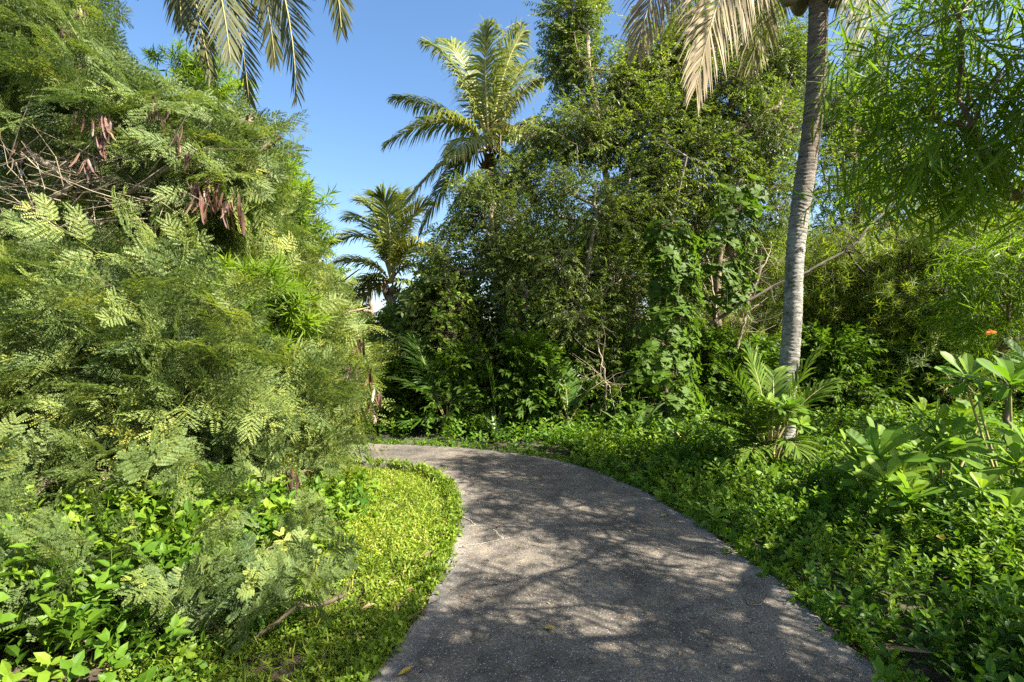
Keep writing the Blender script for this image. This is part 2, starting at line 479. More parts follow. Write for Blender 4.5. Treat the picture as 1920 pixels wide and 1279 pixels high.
def T_willow(rng, n=14, L=.58, leafL=.27, leafW=.0115):
    """drooping twig with long narrow curved leaves"""
    out = []; p = np.zeros(3); d = np.array([0, 1.0, .15])
    for k in range(n):
        q = p + d * L / n
        if k % 3 == 0: out.append(stick(p, p + d * L / n * 3, .004 * (1 - .5 * k / n), .2))
        ph = k * 2.4 + rng.normal(0, .3); a = math.radians(rng.uniform(25, 65))
        dl = norm(d * math.cos(a) + np.array([math.cos(ph), 0, math.sin(ph)]) * math.sin(a) + np.array([0, 0, -.25]))
        lf = leaf(leafL, [(0, .002), (.3, leafW), (.65, leafW * .9), (1, 0)], .3, rng.uniform(.1, .6))
        out.append(place(lf, q, dl, (rng.normal(0, .4), rng.normal(0, .4), 1), rng.uniform(.65, 1.15), rng.uniform(-.15, .15) + .15 * k / n))
        p = q; d = norm(d + np.array([rng.normal(0, .08), 0, -.07]))
    return join(out)


def T_rosette(rng, n=14, L=.19, W=.034):
    """paddle leaves in a whorl, as on a naupaka shoot"""
    out = [stick((0, -.12, 0), (0, .03, 0), .009, .5)]
    for k in range(n):
        f = k / n
        a = math.radians(100 - 78 * f + rng.normal(0, 7)); ph = k * 2.4 + rng.normal(0, .15)
        d = np.array([math.sin(a) * math.cos(ph), math.cos(a), math.sin(a) * math.sin(ph)])
        sc = (.75 + .35 * math.sin(math.pi * min(1, f * 1.15))) * rng.uniform(.9, 1.1)
        w = W * sc
        lf = leaf(L * sc, [(0, .22 * w), (.3, .42 * w), (.55, .85 * w), (.78, 1.05 * w), (.93, .75 * w), (1, 0)], .22, rng.uniform(.02, .32))
        out.append(place(lf, (0, .04 * f, 0), d, (0, 1, .01), 1, .3 * f + rng.uniform(-.1, .1)))
    return join(out)


def T_sprig(rng, n=5, h=.17, leafL=.078, leafW=.020, simple=False):
    """upright ground-cover shoot with crossed pairs of leaves"""
    out = []; p = np.zeros(3)
    for k in range(n):
        q = p + np.array([rng.normal(0, .008), h / n, rng.normal(0, .008)])
        out.append(ribbon(p, q, .002, .3) if simple else stick(p, q, .0022, .3))
        for s in (0, 1):
            ph = k * math.pi / 2 + s * math.pi + rng.normal(0, .3)
            a = math.radians(rng.uniform(50, 85) - 35 * (k / n))
            d = np.array([math.sin(a) * math.cos(ph), math.cos(a), math.sin(a) * math.sin(ph)])
            lf = leaf(leafL, [(0, 0), (.45, leafW), (1, 0)] if simple else [(0, 0), (.3, .9 * leafW), (.65, .85 * leafW), (1, 0)], .3, rng.uniform(.05, .35))
            out.append(place(lf, q, d, (0, 1, .01), rng.uniform(.7, 1.1) * (1 - .25 * k / n), .28 * k / n - .1 + rng.uniform(-.12, .12)))
        p = q
    return join(out)


def T_vine_leaf(rng, L=.3, split=True):
    """large heart-shaped leaf, often slit between the veins, hanging from its stalk"""
    V, F = [(0, 0, 0), (0, .35 * L, .02 * L), (0, .7 * L, -.03 * L), (0, L, -.12 * L)], []
    mid = [0, 1, 2, 3]
    prof = [(-.12, .30), (.05, .44), (.25, .47), (.45, .40), (.65, .29), (.85, .14)]
    for s in (-1, 1):
        last = None
        for k, (y, w) in enumerate(prof):
            m = mid[min(3, int(k * 4 / 6))]
            slit = .5 if (split and rng.rand() < .55 and k > 0) else 0.0
            a = len(V)
            V.append((s * w * L, y * L, (.10 - .28 * (w / .47)) * L * .5))
            V.append((s * w * .93 * L, (y + .16) * L, (.10 - .26 * (w / .47)) * L * .5))
            F.append((m, a, a + 1) if s > 0 else (m, a + 1, a))
            if last is not None and slit == 0:
                F.append((m, last, a) if s > 0 else (m, a, last))
            if k in (1, 3, 5):
                m0, m1 = mid[min(3, int(k * 4 / 6))], mid[min(3, int(k * 4 / 6) + 1)]
                F.append((m0, a + 1, m1) if s > 0 else (m0, m1, a + 1))
            last = a + 1
    out = [(np.array(V, float), np.array(F), np.zeros(len(V))), stick((0, -.45 * L, .25 * L), (0, 0, 0), .004, .5)]
    return join(out)


def cat_templates(fn, n, seed, *a, **k):
    return [fn(np.random.RandomState(seed + i), *a, **k) for i in range(n)]


TF_CLOSE = cat_templates(T_feather_spray, 4, 11, 4, .42, .27, 5, 11)
TF_NEAR = cat_templates(T_feather_spray, 6, 15, 4, .44, .265, 5, 9, False)
TF_FAR = cat_templates(T_feather_spray, 3, 21, 4, .5, .30, 4, 5, False)
TB = cat_templates(T_leafy_twig, 5, 31, 11, .34, .085, .016, .6)
TB_FAR = cat_templates(T_leafy_twig, 4, 41, 7, .4, .14, .03, .6)
TW_L = cat_templates(T_whorl, 4, 51, 24, .125, .006, .16)
TW_BIG = cat_templates(T_willow, 5, 61)
TW_FAR = cat_templates(T_whorl, 3, 71, 15, .20, .013, .30, .4, (25, 100), 2)
TR = cat_templates(T_rosette, 4, 81)
TS = cat_templates(T_sprig, 4, 91)
TS_SMALL = cat_templates(T_sprig, 3, 101, 3, .05, .034, .0105, True)
TS_FAR = cat_templates(T_sprig, 3, 105, 3, .15, .085, .024, True)
TS_VINE = cat_templates(T_sprig, 4, 111, 3, .10, .085, .024)
TV = cat_templates(T_vine_leaf, 4, 121)
TV_H = cat_templates(T_vine_leaf, 3, 131, .3, False)
TBROAD = cat_templates(T_leafy_twig, 4, 141, 7, .30, .13, .034, .5)

# ------------------------------------------------------------------ where the sun gets through


def in_poly(x, y, poly):
    r = np.zeros(len(x), bool); n = len(poly)
    for i in range(n):
        x1, y1 = poly[i]; x2, y2 = poly[(i + 1) % n]
        c = ((y1 > y) != (y2 > y)) & (x < (x2 - x1) * (y - y1) / (y2 - y1 + 1e-12) + x1)
        r ^= c
    return r


def gp(*uv):
    return [tuple(G(u, v)[:2]) for u, v in uv]


SUNNY = [gp((845, 950), (900, 955), (960, 985), (1060, 1000), (1075, 1022), (1062, 1066), (975, 1068), (915, 1078), (880, 1105), (830, 1110)),
         gp((1100, 1000), (1180, 1005), (1280, 1040), (1400, 1100), (1300, 1105), (1190, 1060)),
         gp((850, 908), (960, 925), (1100, 932), (1100, 942), (980, 940), (860, 925))]


SUN_SPOTS = [(1770, 855, 4.3, .3), (1650, 860, 4.2, .35), (1745, 800, 4.8, .35), (1895, 728, 4.4, .25), (1905, 870, 3.8, .25), (1490, 540, 6.9, .5), (1488, 650, 6.9, .2), (1400, 700, 6.4, .5), (1500, 720, 6.3, .4),
             (1420, 890, 5.5, .5), (1300, 880, 6.5, .6), (1200, 850, 7, .5), (1560, 960, 4.2, .35), (1720, 1000, 3.5, .25), (1620, 1110, 3.0, .2), (1400, 960, 4.6, .3), (1850, 1010, 3.4, .25)]


def sun_gap(p):
    """True for leaves that would shade the places the sun reaches in the photograph"""
    g = p[:, :2] + SUN_OFF * p[:, 2:3]
    x, y = g[:, 0], g[:, 1]
    lit = (x < -.62 - .1 * np.sin(7 * y)) & (y > 3.05 + .22 * np.sin(4 * x + .6) + .14 * np.sin(9 * x)) & (y < 8.2)
    lit |= (x < -1.7 + .2 * np.sin(5 * y)) & (y <= 3.2) & (y > .5)
    for q in SUNNY:
        lit |= in_poly(x, y, q)
    # smaller flecks
    S = np.array([math.sin(SUN_AZ) * math.cos(SUN_EL), math.cos(SUN_AZ) * math.cos(SUN_EL), math.sin(SUN_EL)])
    for u, v, d, r in SUN_SPOTS:
        w = p - P(u, v, d); a = w @ S
        lit |= (np.linalg.norm(w - a[:, None] * S, axis=1) < r) & (a > .2)
    f = np.sin(5.1 * x + 1.7 * np.sin(2.3 * y)) + np.sin(6.3 * y + 2.1 * np.sin(1.9 * x) + .8) + .8 * np.sin(9.7 * x - 5.3 * y)
    lit |= (f > np.where(x < 1.9, 1.15, .85)) & (y < 8.5) & (x < 5.5)
    return lit


OPEN_SKY = [(205, -400), (200, 0), (225, 70), (335, 170), (440, 205), (520, 222), (582, 268), (578, 300), (540, 340), (560, 400), (590, 445), (640, 475), (650, 540), (690, 590), (760, 570), (765, 500), (795, 430), (835, 365), (870, 312), (925, 300), (985, 240),
            (1008, 165), (990, 110), (1000, 20), (1010, -60), (1010, -400)]


def open_sky(p, rng):
    """outline of the tree tops: the gap of sky with the palms in it stays clear"""
    y = np.maximum(p[:, 1], .5)
    u = 960 + 960 * p[:, 0] / y; v = 640 - 960 * (p[:, 2] - CAM_H) / y
    w = 14 * np.sin(v / 17.0) + 11 * np.sin(v / 6.1 + u / 40) ; w2 = 14 * np.sin(u / 15.0 + 1) + 10 * np.sin(u / 6.7)
    u = u + w + rng.normal(0, 9, len(p)); v = v + w2 + rng.normal(0, 9, len(p))
    return in_poly(u, v, OPEN_SKY)


CLEAR_BEND = [(690, 590), (703, 650), (715, 740), (695, 800), (680, 860), (688, 900), (675, 960), (625, 1030), (610, 1100), (660, 1279), (1400, 1279), (1400, 590)]


def clear_bend(p, rng):
    y = np.maximum(p[:, 1], .5)
    return in_poly(960 + 960 * p[:, 0] / y + rng.normal(0, 12, len(p)), 640 - 960 * (p[:, 2] - CAM_H) / y + rng.normal(0, 8, len(p)), CLEAR_BEND)


# ------------------------------------------------------------------ trees


def limb_tree(mb, trunk_pts, r0, nodes, rng, r_tip=.008, start=.45, mi=0, sides=6):
    """grow limbs from the trunk to every clump centre, joining to whatever limb already passes near"""
    tp = np.asarray(trunk_pts, float)
    k = 14
    s = np.linspace(0, len(tp) - 1, k)
    tr = np.stack([np.interp(s, np.arange(len(tp)), tp[:, i]) for i in range(3)], 1)
    tr[1:-1] += rng.normal(0, r0 * .35, (k - 2, 3)) * np.array([1, 1, .3])
    pos = [p for p in tr]; par = [-1] + list(range(k - 1)); depth = [0] * k
    base = tr[int(start * k)]
    order = np.argsort(np.linalg.norm(nodes - base, axis=1))
    for i in order:
        c = nodes[i]; A = np.array(pos)
        d = np.linalg.norm(A - c, axis=1) + .12 * np.array(depth) + np.maximum(0, A[:, 2] - c[2] + .1) * 1.2
        d[:int(start * k)] += 50
        j = int(np.argmin(d))
        m = (A[j] + c) / 2 + rng.normal(0, .09, 3) * np.linalg.norm(A[j] - c) + np.array([0, 0, -.06 * np.linalg.norm(A[j] - c)])
        pos.append(m); par.append(j); depth.append(depth[j] + 1)
        pos.append(c); par.append(len(pos) - 2); depth.append(depth[j] + 1)
    n = len(pos); w = np.zeros(n); w[k:] = 1
    for i in range(n - 1, 0, -1):
        if par[i] >= 0: w[par[i]] += w[i] if i >= k else 0
    for i in range(k - 1, 0, -1):
        w[i - 1] += w[i]
    rad = np.minimum(r0 * .8, r_tip * np.sqrt(w + 1))
    f = np.linspace(1, .35, k)
    rad[:k] = np.maximum(r0 * f, .6 * rad[:k])
    v, fc = tube(tr, rad[:k], max(7, sides), rng=rng, rough=.05); mb.add(v, fc, mi=mi)
    pos = np.array(pos)
    i = k
    while i < n:
        j = par[i]
        a, m, c = pos[j], pos[i], pos[i + 1]
        ra = min(rad[j], rad[i] * 1.4)
        tt = np.linspace(0, 1, 6)[:, None]
        pts = (1 - tt) ** 2 * a + 2 * tt * (1 - tt) * m + tt ** 2 * c
        v, fc = tube(pts, np.linspace(ra, rad[i + 1], 6), 5, rng=rng, rough=.05); mb.add(v, fc, mi=mi)
        i += 2


def clumps_in(blobs, rng, shell=.45):
    """blobs: (centre, radii, number of clumps)"""
    C, O = [], []
    for c, r, n in blobs:
        d = norm(rng.normal(0, 1, (n, 3)))
        q = rng.uniform(shell ** 3, 1, n) ** (1 / 3)
        C.append(np.asarray(c) + d * q[:, None] * np.asarray(r)); O.append(np.tile(np.asarray(c, float), (n, 1)))
    return np.concatenate(C), np.concatenate(O)


def tree(name, label, cat, base, trunk_pts, r0, blobs, tmpls, lm, rng, clump_r=.5, per=26, up=.25, droop=0.0, scale=1.0,
         bark='twig', tint=(.35, .16), keep=None, tip=.5, sky=False, wild=.3, stray=0, group=None, start=.45, twig_r=.004, r_tip=.008, flat=.4, minz=.05, world=True, shell=.45, twig_frac=.6):
    root = thing(name, base, label, cat, group)
    C, O = clumps_in(blobs, rng, shell)
    C[:, 2] = np.maximum(C[:, 2], minz + .1)
    if stray:   # odd twigs that stick out of the crown
        i = rng.randint(0, len(C), stray); e = norm(C[i] - O[i] + np.array([0, 0, .2])) * rng.uniform(.35, .8, (stray, 1))
        C = np.concatenate([C, C[i] + e]); O = np.concatenate([O, O[i]])
        C[:, 2] = np.maximum(C[:, 2], minz + .1)
    if keep is not None:
        g = ~keep(C); 
        if g.sum() > 8: C, O = C[g], O[g]
    if sky:
        g = ~open_sky(C, rng)
        if stray: stray = int(g[len(C) - stray:].sum())
        C, O = C[g], O[g]
    n = len(C)
    cnt = np.maximum(2, (per * rng.uniform(.45, 1.5, n)).astype(int)); cnt[n - stray:] = np.maximum(2, cnt[n - stray:] // 3)
    ci = np.repeat(np.arange(n), cnt)
    d0 = norm(rng.normal(0, 1, (len(ci), 3)) * np.array([1, 1, .75]))
    p = C[ci] + d0 * (rng.rand(len(ci), 1) ** .45) * clump_r * rng.uniform(.7, 1.25, n)[ci][:, None]
    ctint = rng.normal(0, tint[1], n)[ci]
    dirs = norm(norm(p - O[ci]) * .7 + (p - C[ci]) / clump_r * .6 + np.array([0, 0, up - droop]) + rng.normal(0, wild, p.shape))
    m = p[:, 2] > minz
    if keep is not None: m &= ~keep(p)
    if sky:
        for f in (.15, .6, 1.0):
            m &= ~open_sky(p + dirs * tip * scale * f, rng)
            if sky == 2: m &= ~clear_bend(p + dirs * tip * scale * f, rng)
    p, dirs, ci, ctint = p[m], dirs[m], ci[m], ctint[m]
    which = rng.randint(0, len(tmpls), len(p))
    mb = MB()
    for k, t in enumerate(tmpls):
        w = which == k
        v, f, tt = inst(t, frames(dirs[w], jit=flat, rng=rng), p[w], scale * rng.uniform(.75, 1.25, w.sum()),
                        tint[0] + ctint[w] + rng.normal(0, .06, w.sum()))
        mb.add(v, f, tt)
    wood = MB()
    limb_tree(wood, trunk_pts, r0, C, rng, r_tip, start)
    s = rng.rand(len(p)) < twig_frac
    v, f = twigs(C[ci[s]], p[s], twig_r, twig_r * .5, rng=rng); wood.add(v, f)
    wood.build('trunk', M[bark], root, smooth=True)
    mb.build('crown', M[lm], root)
    return root


def px_blobs(lst, flatten=.85, shrink=0.0):
    """(u, v, depth, radius in photo pixels, clumps[, depth radius factor])"""
    out = []
    for q in lst:
        u, v, d, r, n = q[:5]; f = q[5] if len(q) > 5 else .9
        rr = max(.35 * r * d / 960, r * d / 960 - shrink)
        out.append((P(u, v, d), (rr, rr * f, rr * flatten), n))
    return out


def add_pods(root, spots, rng, size=.25, n=(7, 15)):
    for c in spots:
        mb = MB(); k = rng.randint(*n)
        c = np.asarray(c, float)
        d = norm(rng.normal(0, .15, (k, 3)) + np.array([0, 0, -1.0]))
        lf = leaf(size, [(0, .002), (.12, .010), (.5, .012), (.88, .010), (1, 0)], .12, .25)
        v, f, t = inst(lf, frames(d, norm(rng.normal(0, 1, (k, 3)))), c + rng.normal(0, .033, (k, 3)), rng.uniform(.5, 1.25, k), rng.uniform(.05, .95, k) ** 1.2)
        mb.add(v, f, t)
        s = stick(c + np.array([0, 0, .08]), c, .004); mb.add(s[0], s[1], .2)
        mb.build('pod_cluster', M['pod'], root)


# ------------------------------------------------------------------ palms


def frond(parent, p0, p1, p2, rng, n=50, Lmax=.75, width=.035, gravity=.35, keel=.25, mat='palm', rmat='rachis', tint=.45, bare=.16, r=(.028, .004), twist=0.0, ragged=.08, side=None, label=None):
    p0, p1, p2 = (np.asarray(x, float) for x in (p0, p1, p2))
    t = np.linspace(bare, 1, n)[:, None]
    B = lambda t: (1 - t) ** 2 * p0 + 2 * t * (1 - t) * p1 + t ** 2 * p2
    dB = lambda t: norm(2 * (1 - t) * (p1 - p0) + 2 * t * (p2 - p1))
    h = p2 - p0; h = h * np.array([1, 1, 0])
    if np.linalg.norm(h) < .05 * np.linalg.norm(p2 - p0): h = np.array([.7, -.7, 0])
    side0 = norm(np.cross(h, [0, 0, 1.0])) if side is None else norm(np.asarray(side, float))
    mb = MB()
    c = B(t); T = dB(t)
    nrm = norm(np.cross(np.tile(side0, (n, 1)), T))
    if twist:
        a = twist * t
        s_ = np.cos(a) * side0 + np.sin(a) * nrm; nrm = norm(np.cross(s_, T)); side = norm(s_)
    else:
        side = np.tile(side0, (n, 1)) if side is None else norm(np.cross(T, nrm))
    tt = t[:, 0]
    prof = np.clip(np.sin(math.pi * (.18 + .74 * (tt - bare) / (1 - bare))) ** .75, .25, 1) * Lmax
    for s in (-1, 1):
        keepm = rng.rand(n) > ragged
        ang = np.radians(np.interp(tt, [bare, .5, 1], [72, 55, 18])) + rng.normal(0, .09, n)
        d = T * np.cos(ang)[:, None] + side * s * np.sin(ang)[:, None] + nrm * (keel + rng.normal(0, .07, n))[:, None]
        d = norm(d)
        L = prof * rng.uniform(.85, 1.08, n)
        pts = [c.copy()]; dirs = d; seg = 3
        g = np.array([0, 0, -1.0]) * gravity
        for k in range(seg):
            pts.append(pts[-1] + dirs * (L / seg)[:, None]); dirs = norm(dirs + g * (k + 1) * .5 * rng.uniform(.6, 1.4, (n, 1)))
        w = norm(np.cross(d, nrm + rng.normal(0, .25, (n, 3))))
        ws = [.55, 1.0, .8]
        V = []
        for k in range(seg):
            V += [pts[k] - w * width * .5 * ws[k], pts[k] + w * width * .5 * ws[k]]
        V.append(pts[seg])
        V = np.stack(V, axis=1)[keepm]
        f = np.array([(0, 1, 3), (0, 3, 2), (2, 3, 5), (2, 5, 4), (4, 5, 6)])
        m = len(V)
        F = f[None] + (np.arange(m) * 7)[:, None, None]
        ti = np.repeat(tint + rng.normal(0, .10, m), 7).reshape(m, 7) + np.array([-.05, -.05, 0, 0, .05, .05, .25])
        mb.add(V.reshape(-1, 3), F.reshape(-1, 3), np.clip(ti.ravel(), 0, 1))
    o = mb.build('frond', M[mat], parent, origin=None)
    if label: o['label'] = label
    rb = MB()
    q = np.linspace(0, 1, 18)[:, None]
    v, fc = tube(B(q), np.linspace(r[0], r[1], 18), 6); rb.add(v, fc)
    rb.build('midrib', M[rmat], o, smooth=True)
    return o


def palm_trunk(parent, pts, radii, rng, mat='palm_trunk', ring=.055):
    pts = np.asarray(pts, float)
    seg = np.concatenate([[0], np.cumsum(np.linalg.norm(np.diff(pts, axis=0), axis=1))])
    n = int(seg[-1] / (ring / 4))
    s = np.linspace(0, seg[-1], n)
    C = np.stack([np.interp(s, seg, pts[:, i]) for i in range(3)], 1)
    ker = np.ones(41) / 41
    for i in range(3):   # smooth the polyline
        e = np.concatenate([np.full(20, C[0, i]) + (np.arange(-20, 0) * (C[1, i] - C[0, i])), C[:, i], np.full(20, C[-1, i]) + np.arange(1, 21) * (C[-1, i] - C[-2, i])])
        C[:, i] = np.convolve(e, ker, 'valid')
    rad = np.interp(s, seg, radii)
    ph = (s / ring + .5 * np.sin(s * 3.1) + .35 * np.sin(s * 7.7)) % 1.0
    rad = rad * (1 + .028 * (1 - ph) ** 2 * (1 + .6 * np.sin(s * 2.3)) - .03 * (ph > .85) + .02 * np.sin(s * 5.1) * np.sin(s * 1.9))
    V, F = tube(C, rad, 28, cap=True, rng=rng, rough=.02)
    k = len(C)
    # tilt the leaf-scar rings so they do not lie flat
    th = np.arange(28) / 28 * TAU
    wob = np.zeros((k, 28))
    for a, b, c in ((1, 2.1, .014), (2, 3.7, .008), (3, 1.3, .006)):
        wob += c * np.sin(a * th[None] + b * s[:, None] * 1.7)
    V[:k * 28, 2] += wob.ravel()
    mb = MB(); mb.add(V, F); mb.build('trunk', M[mat], parent, smooth=True)


def coconut(parent, c, rng, r=.12):
    u = np.linspace(0, math.pi, 9); V, F = [], []
    pts = np.array([[0, 0, math.cos(a)] for a in u]) * r * 1.25
    v, f = tube(pts + np.array([1e-4, 0, 0]) * np.arange(9)[:, None], np.maximum(.001, np.sin(u)) * r * (1 + .08 * np.cos(u)), 12)
    a = rng.normal(0, .3, 2)
    v = v + v[:, 2:3] * np.array([a[0], a[1], 0])
    mb = MB(); mb.add(v + np.asarray(c), f); mb.build('coconut', M['coconut'], parent, smooth=True)


def crown_fibre(parent, c, rng, r=.2, h=.6):
    mb = MB(); k = 26
    a = rng.uniform(0, TAU, k)
    A = np.asarray(c) + np.stack([np.cos(a) * r * .8, np.sin(a) * r * .8, rng.uniform(-h, 0, k)], 1)
    B = A + np.stack([np.cos(a) * r * .9, np.sin(a) * r * .9, rng.uniform(.15, .6, k)], 1)
    v, f = twigs(A, B, .045, .012, sides=5, rng=rng); mb.add(v, f)
    mb.build('fibre_sheath', M['fibre'], parent)


# ================================================================== THE PLACE
# ------------------------------------------------------------------ path
LEFT = [(-.95, -3.0), (-.85, 0.0), (-.76, 1.6)] + gp((700, 1253), (774, 1162), (808, 1115), (824, 1081), (845, 1038), (856, 1001), (858, 951), (853, 917), (841, 904), (804, 883), (767, 873), (707, 868)) + [(-2.6, 7.0), (-4.2, 7.6), (-7.5, 9.2), (-12, 12)]
RIGHT = [(1.55, -3.0), (1.72, 0.0), (1.80, 1.6)] + gp((1676, 1276), (1592, 1199), (1528, 1148), (1458, 1081), (1391, 1038), (1347, 1001), (1280, 960), (1207, 917), (1133, 887), (1059, 863), (976, 850), (875, 837), (707, 832)) + [(-3.6, 8.6), (-5.2, 9.4), (-8.2, 11.2), (-12.5, 14.5)]
LEFT = np.array(LEFT); RIGHT = np.array(RIGHT)


def resample(pl, n):
    s = np.concatenate([[0], np.cumsum(np.linalg.norm(np.diff(pl, axis=0), axis=1))])
    q = np.linspace(0, 1, n) * s[-1]
    r = np.stack([np.interp(q, s, pl[:, 0]), np.interp(q, s, pl[:, 1])], 1)
    k = np.ones(9) / 9
    e = np.concatenate([np.repeat(r[:1], 4, 0), r, np.repeat(r[-1:], 4, 0)])
    return np.stack([np.convolve(e[:, 0], k, 'valid'), np.convolve(e[:, 1], k, 'valid')], 1)


NP = 260
Ls, Rs = resample(LEFT, NP), resample(RIGHT, NP)
PATH_POLY = [tuple(p) for p in np.concatenate([Ls[::4], Rs[::-4]])]


def on_path(x, y):
    return in_poly(x, y, PATH_POLY)


def edge_dist(x, y, E):
    d = np.full(len(x), 1e9)
    for p in E[::3]:
        d = np.minimum(d, np.hypot(x - p[0], y - p[1]))
    return d


def build_path():
    rng = np.random.RandomState(3)
    nc = 17
    s = np.concatenate([[-.0], np.linspace(0.012, .988, nc - 2), [1]])
    jl = np.convolve(rng.normal(0, .020, NP + 4), np.ones(5) / 5 * 1.6, 'valid'); jr = np.convolve(rng.normal(0, .020, NP + 4), np.ones(5) / 5 * 1.6, 'valid')
    d = norm(Rs - Ls)
    A = Ls + d * jl[:, None]; Bq = Rs + d * jr[:, None]
    V = A[:, None] * (1 - s)[None, :, None] + Bq[:, None] * s[None, :, None]
    wid = np.linalg.norm(Bq - A, axis=1)
    dist = np.minimum(s[None] * wid[:, None], (1 - s)[None] * wid[:, None])
    z = -.014 * np.exp(-dist / .04) + rng.normal(0, .0015, dist.shape)
    tint = np.clip(.95 * np.exp(-dist / .07), 0, 1)
    top = np.concatenate([V, z[..., None]], 2)
    lo = top[:, [0, -1]].copy(); lo[..., 2] = -.16
    lo[:, 0, :2] -= d * .02; lo[:, 1, :2] += d * .02
    allv = np.concatenate([lo[:, :1], top, lo[:, 1:]], 1)
    tt = np.concatenate([np.full((NP, 1), .3), tint, np.full((NP, 1), .3)], 1)
    w = nc + 2
    i = (np.arange(NP - 1) * w)[:, None]; j = np.arange(w - 1)[None]
    q = np.stack([i + j, i + j + 1, i + w + j + 1, i + w + j], 2).reshape(-1, 4)
    mb = MB(); mb.add(allv.reshape(-1, 3), np.concatenate([q[:, [0, 1, 2]], q[:, [0, 2, 3]]]), tt.ravel())
    o = mb.build('path', path_mat(), smooth=False)
    tag(o, 'curving weathered concrete footpath with speckled aggregate surface', None, None, 'structure')
    # hairline cracks filled with pale grit
    mb = MB()
    for ln in ([(862, 1026), (900, 1021), (935, 1014), (968, 1007)], [(872, 988), (920, 986), (975, 987), (1030, 984)], [(860, 968), (880, 975), (892, 986)], [(925, 993), (935, 1003), (945, 1012)]):
        g = np.array(gp(*ln)); k = 40
        q = np.linspace(0, len(g) - 1, k)
        c = np.stack([np.interp(q, np.arange(len(g)), g[:, 0]), np.interp(q, np.arange(len(g)), g[:, 1])], 1) + rng.normal(0, .006, (k, 2))
        n = norm(np.gradient(c, axis=0))[:, ::-1] * [-1, 1]; hw = rng.uniform(.0015, .006, (k, 1))
        v = np.concatenate([np.stack([c - n * hw, c + n * hw], 1), np.full((k, 2, 1), .0045)], 2).reshape(-1, 3)
        i = np.arange(k - 1) * 2
        mb.add(v, np.concatenate([np.stack([i, i + 1, i + 3], 1), np.stack([i, i + 3, i + 2], 1)]))
    m, nt, b, out = new_mat('pale_grit'); b.inputs['Base Color'].default_value = (.36, .32, .25, 1); b.inputs['Roughness'].default_value = .9
    mb.build('crack', m, o)


build_path()

# ------------------------------------------------------------------ ground: one sheet out to the horizon
GZ = -.06


def ground_z(x, y):
    return GZ + .03 * np.sin(1.3 * x + .5) * np.sin(1.1 * y) - .02


xs = np.concatenate([[-400, -150, -60, -30], np.linspace(-16, 16, 90), [30, 60, 150, 400]])
ys = np.concatenate([[-400, -100, -30, -12], np.linspace(-5, 28, 100), [45, 80, 180, 500]])
gx, gy = np.meshgrid(xs, ys, indexing='ij')
gz = np.where((np.abs(gx) < 17) & (gy > -6) & (gy < 29), ground_z(gx, gy), GZ - .02)
gz = np.where(on_path(gx.ravel(), gy.ravel()).reshape(gx.shape), np.minimum(gz, -.10), gz)
W = len(ys)
ii = (np.arange(len(xs) - 1) * W)[:, None]; jj = np.arange(W - 1)[None]
q = np.stack([ii + jj, ii + W + jj, ii + W + jj + 1, ii + jj + 1], 2).reshape(-1, 4)
mb = MB(); mb.add(np.stack([gx, gy, gz], 2).reshape(-1, 3), np.concatenate([q[:, [0, 1, 2]], q[:, [0, 2, 3]]]))
tag(mb.build('ground', soil_mat(), smooth=True), 'dark soil with leaf litter under the plants', None, None, 'structure')

# ------------------------------------------------------------------ ground cover (nobody could count it)


def cover(name, label, tmpls, mat, x, y, h, rng, scale=1.0, tint=(.4, .12), tilt=.35, z0=GZ):
    """shoots at the points x, y standing in a layer of height h"""
    n = len(x)
    z = ground_z(x, y) + h * rng.uniform(.0, 1, n) ** .8
    d = norm(np.stack([rng.normal(0, tilt, n), rng.normal(0, tilt, n), np.ones(n)], 1))
    up = norm(rng.normal(0, 1, (n, 3)))
    pt = .11 * np.sin(1.9 * x + .7 * y) + .09 * np.sin(3.1 * y - 1.3 * x) + .07 * np.sin(7.7 * x + 2 * np.sin(4 * y)) * np.sin(6.1 * y)
    which = rng.randint(0, len(tmpls), n); mb = MB()
    for k, t in enumerate(tmpls):
        w = which == k
        v, f, tt = inst(t, frames(d[w], up[w]), np.stack([x, y, z], 1)[w], scale * rng.uniform(.7, 1.3, w.sum()), tint[0] + pt[w] + rng.normal(0, tint[1], w.sum()))
        mb.add(v, f, tt)
    return tag(mb.build(name, mat), label, None, None, 'stuff')


def scatter(n, x0, x1, y0, y1, rng, fn):
    x, y = rng.uniform(x0, x1, n), rng.uniform(y0, y1, n)
    k = ~on_path(x, y)
    x, y = x[k], y[k]
    pr = fn(x, y); k = rng.rand(len(x)) < pr
    return x[k], y[k]


rng = np.random.RandomState(401)
# sunlit low creeping lawn between the path and the bushes on the left
dl = lambda x, y: edge_dist(x, y, Ls)
x, y = scatter(64000, -3.4, -.4, 1.2, 7.4, rng, lambda x, y: np.where(dl(x, y) < 1.25, 1.0, .25) * (dl(x, y) > .015) * (y < 9) * np.where(x < -2.3, .3, 1) * np.clip(.62 + .5 * np.sin(6.1 * x + 2 * np.sin(2.3 * y)) * np.sin(5.2 * y + 1.5 * np.sin(3 * x)), .12, 1))
cover('grass', 'low sunlit creeping lawn on the inside of the path bend', TS_SMALL, M['lawn'], x, y, .015 + .065 * np.clip(dl(x, y) - .05, 0, 1) * (1 + .6 * np.sin(4.3 * x) * np.sin(3.7 * y)), rng, .82, (.40, .19), .75)
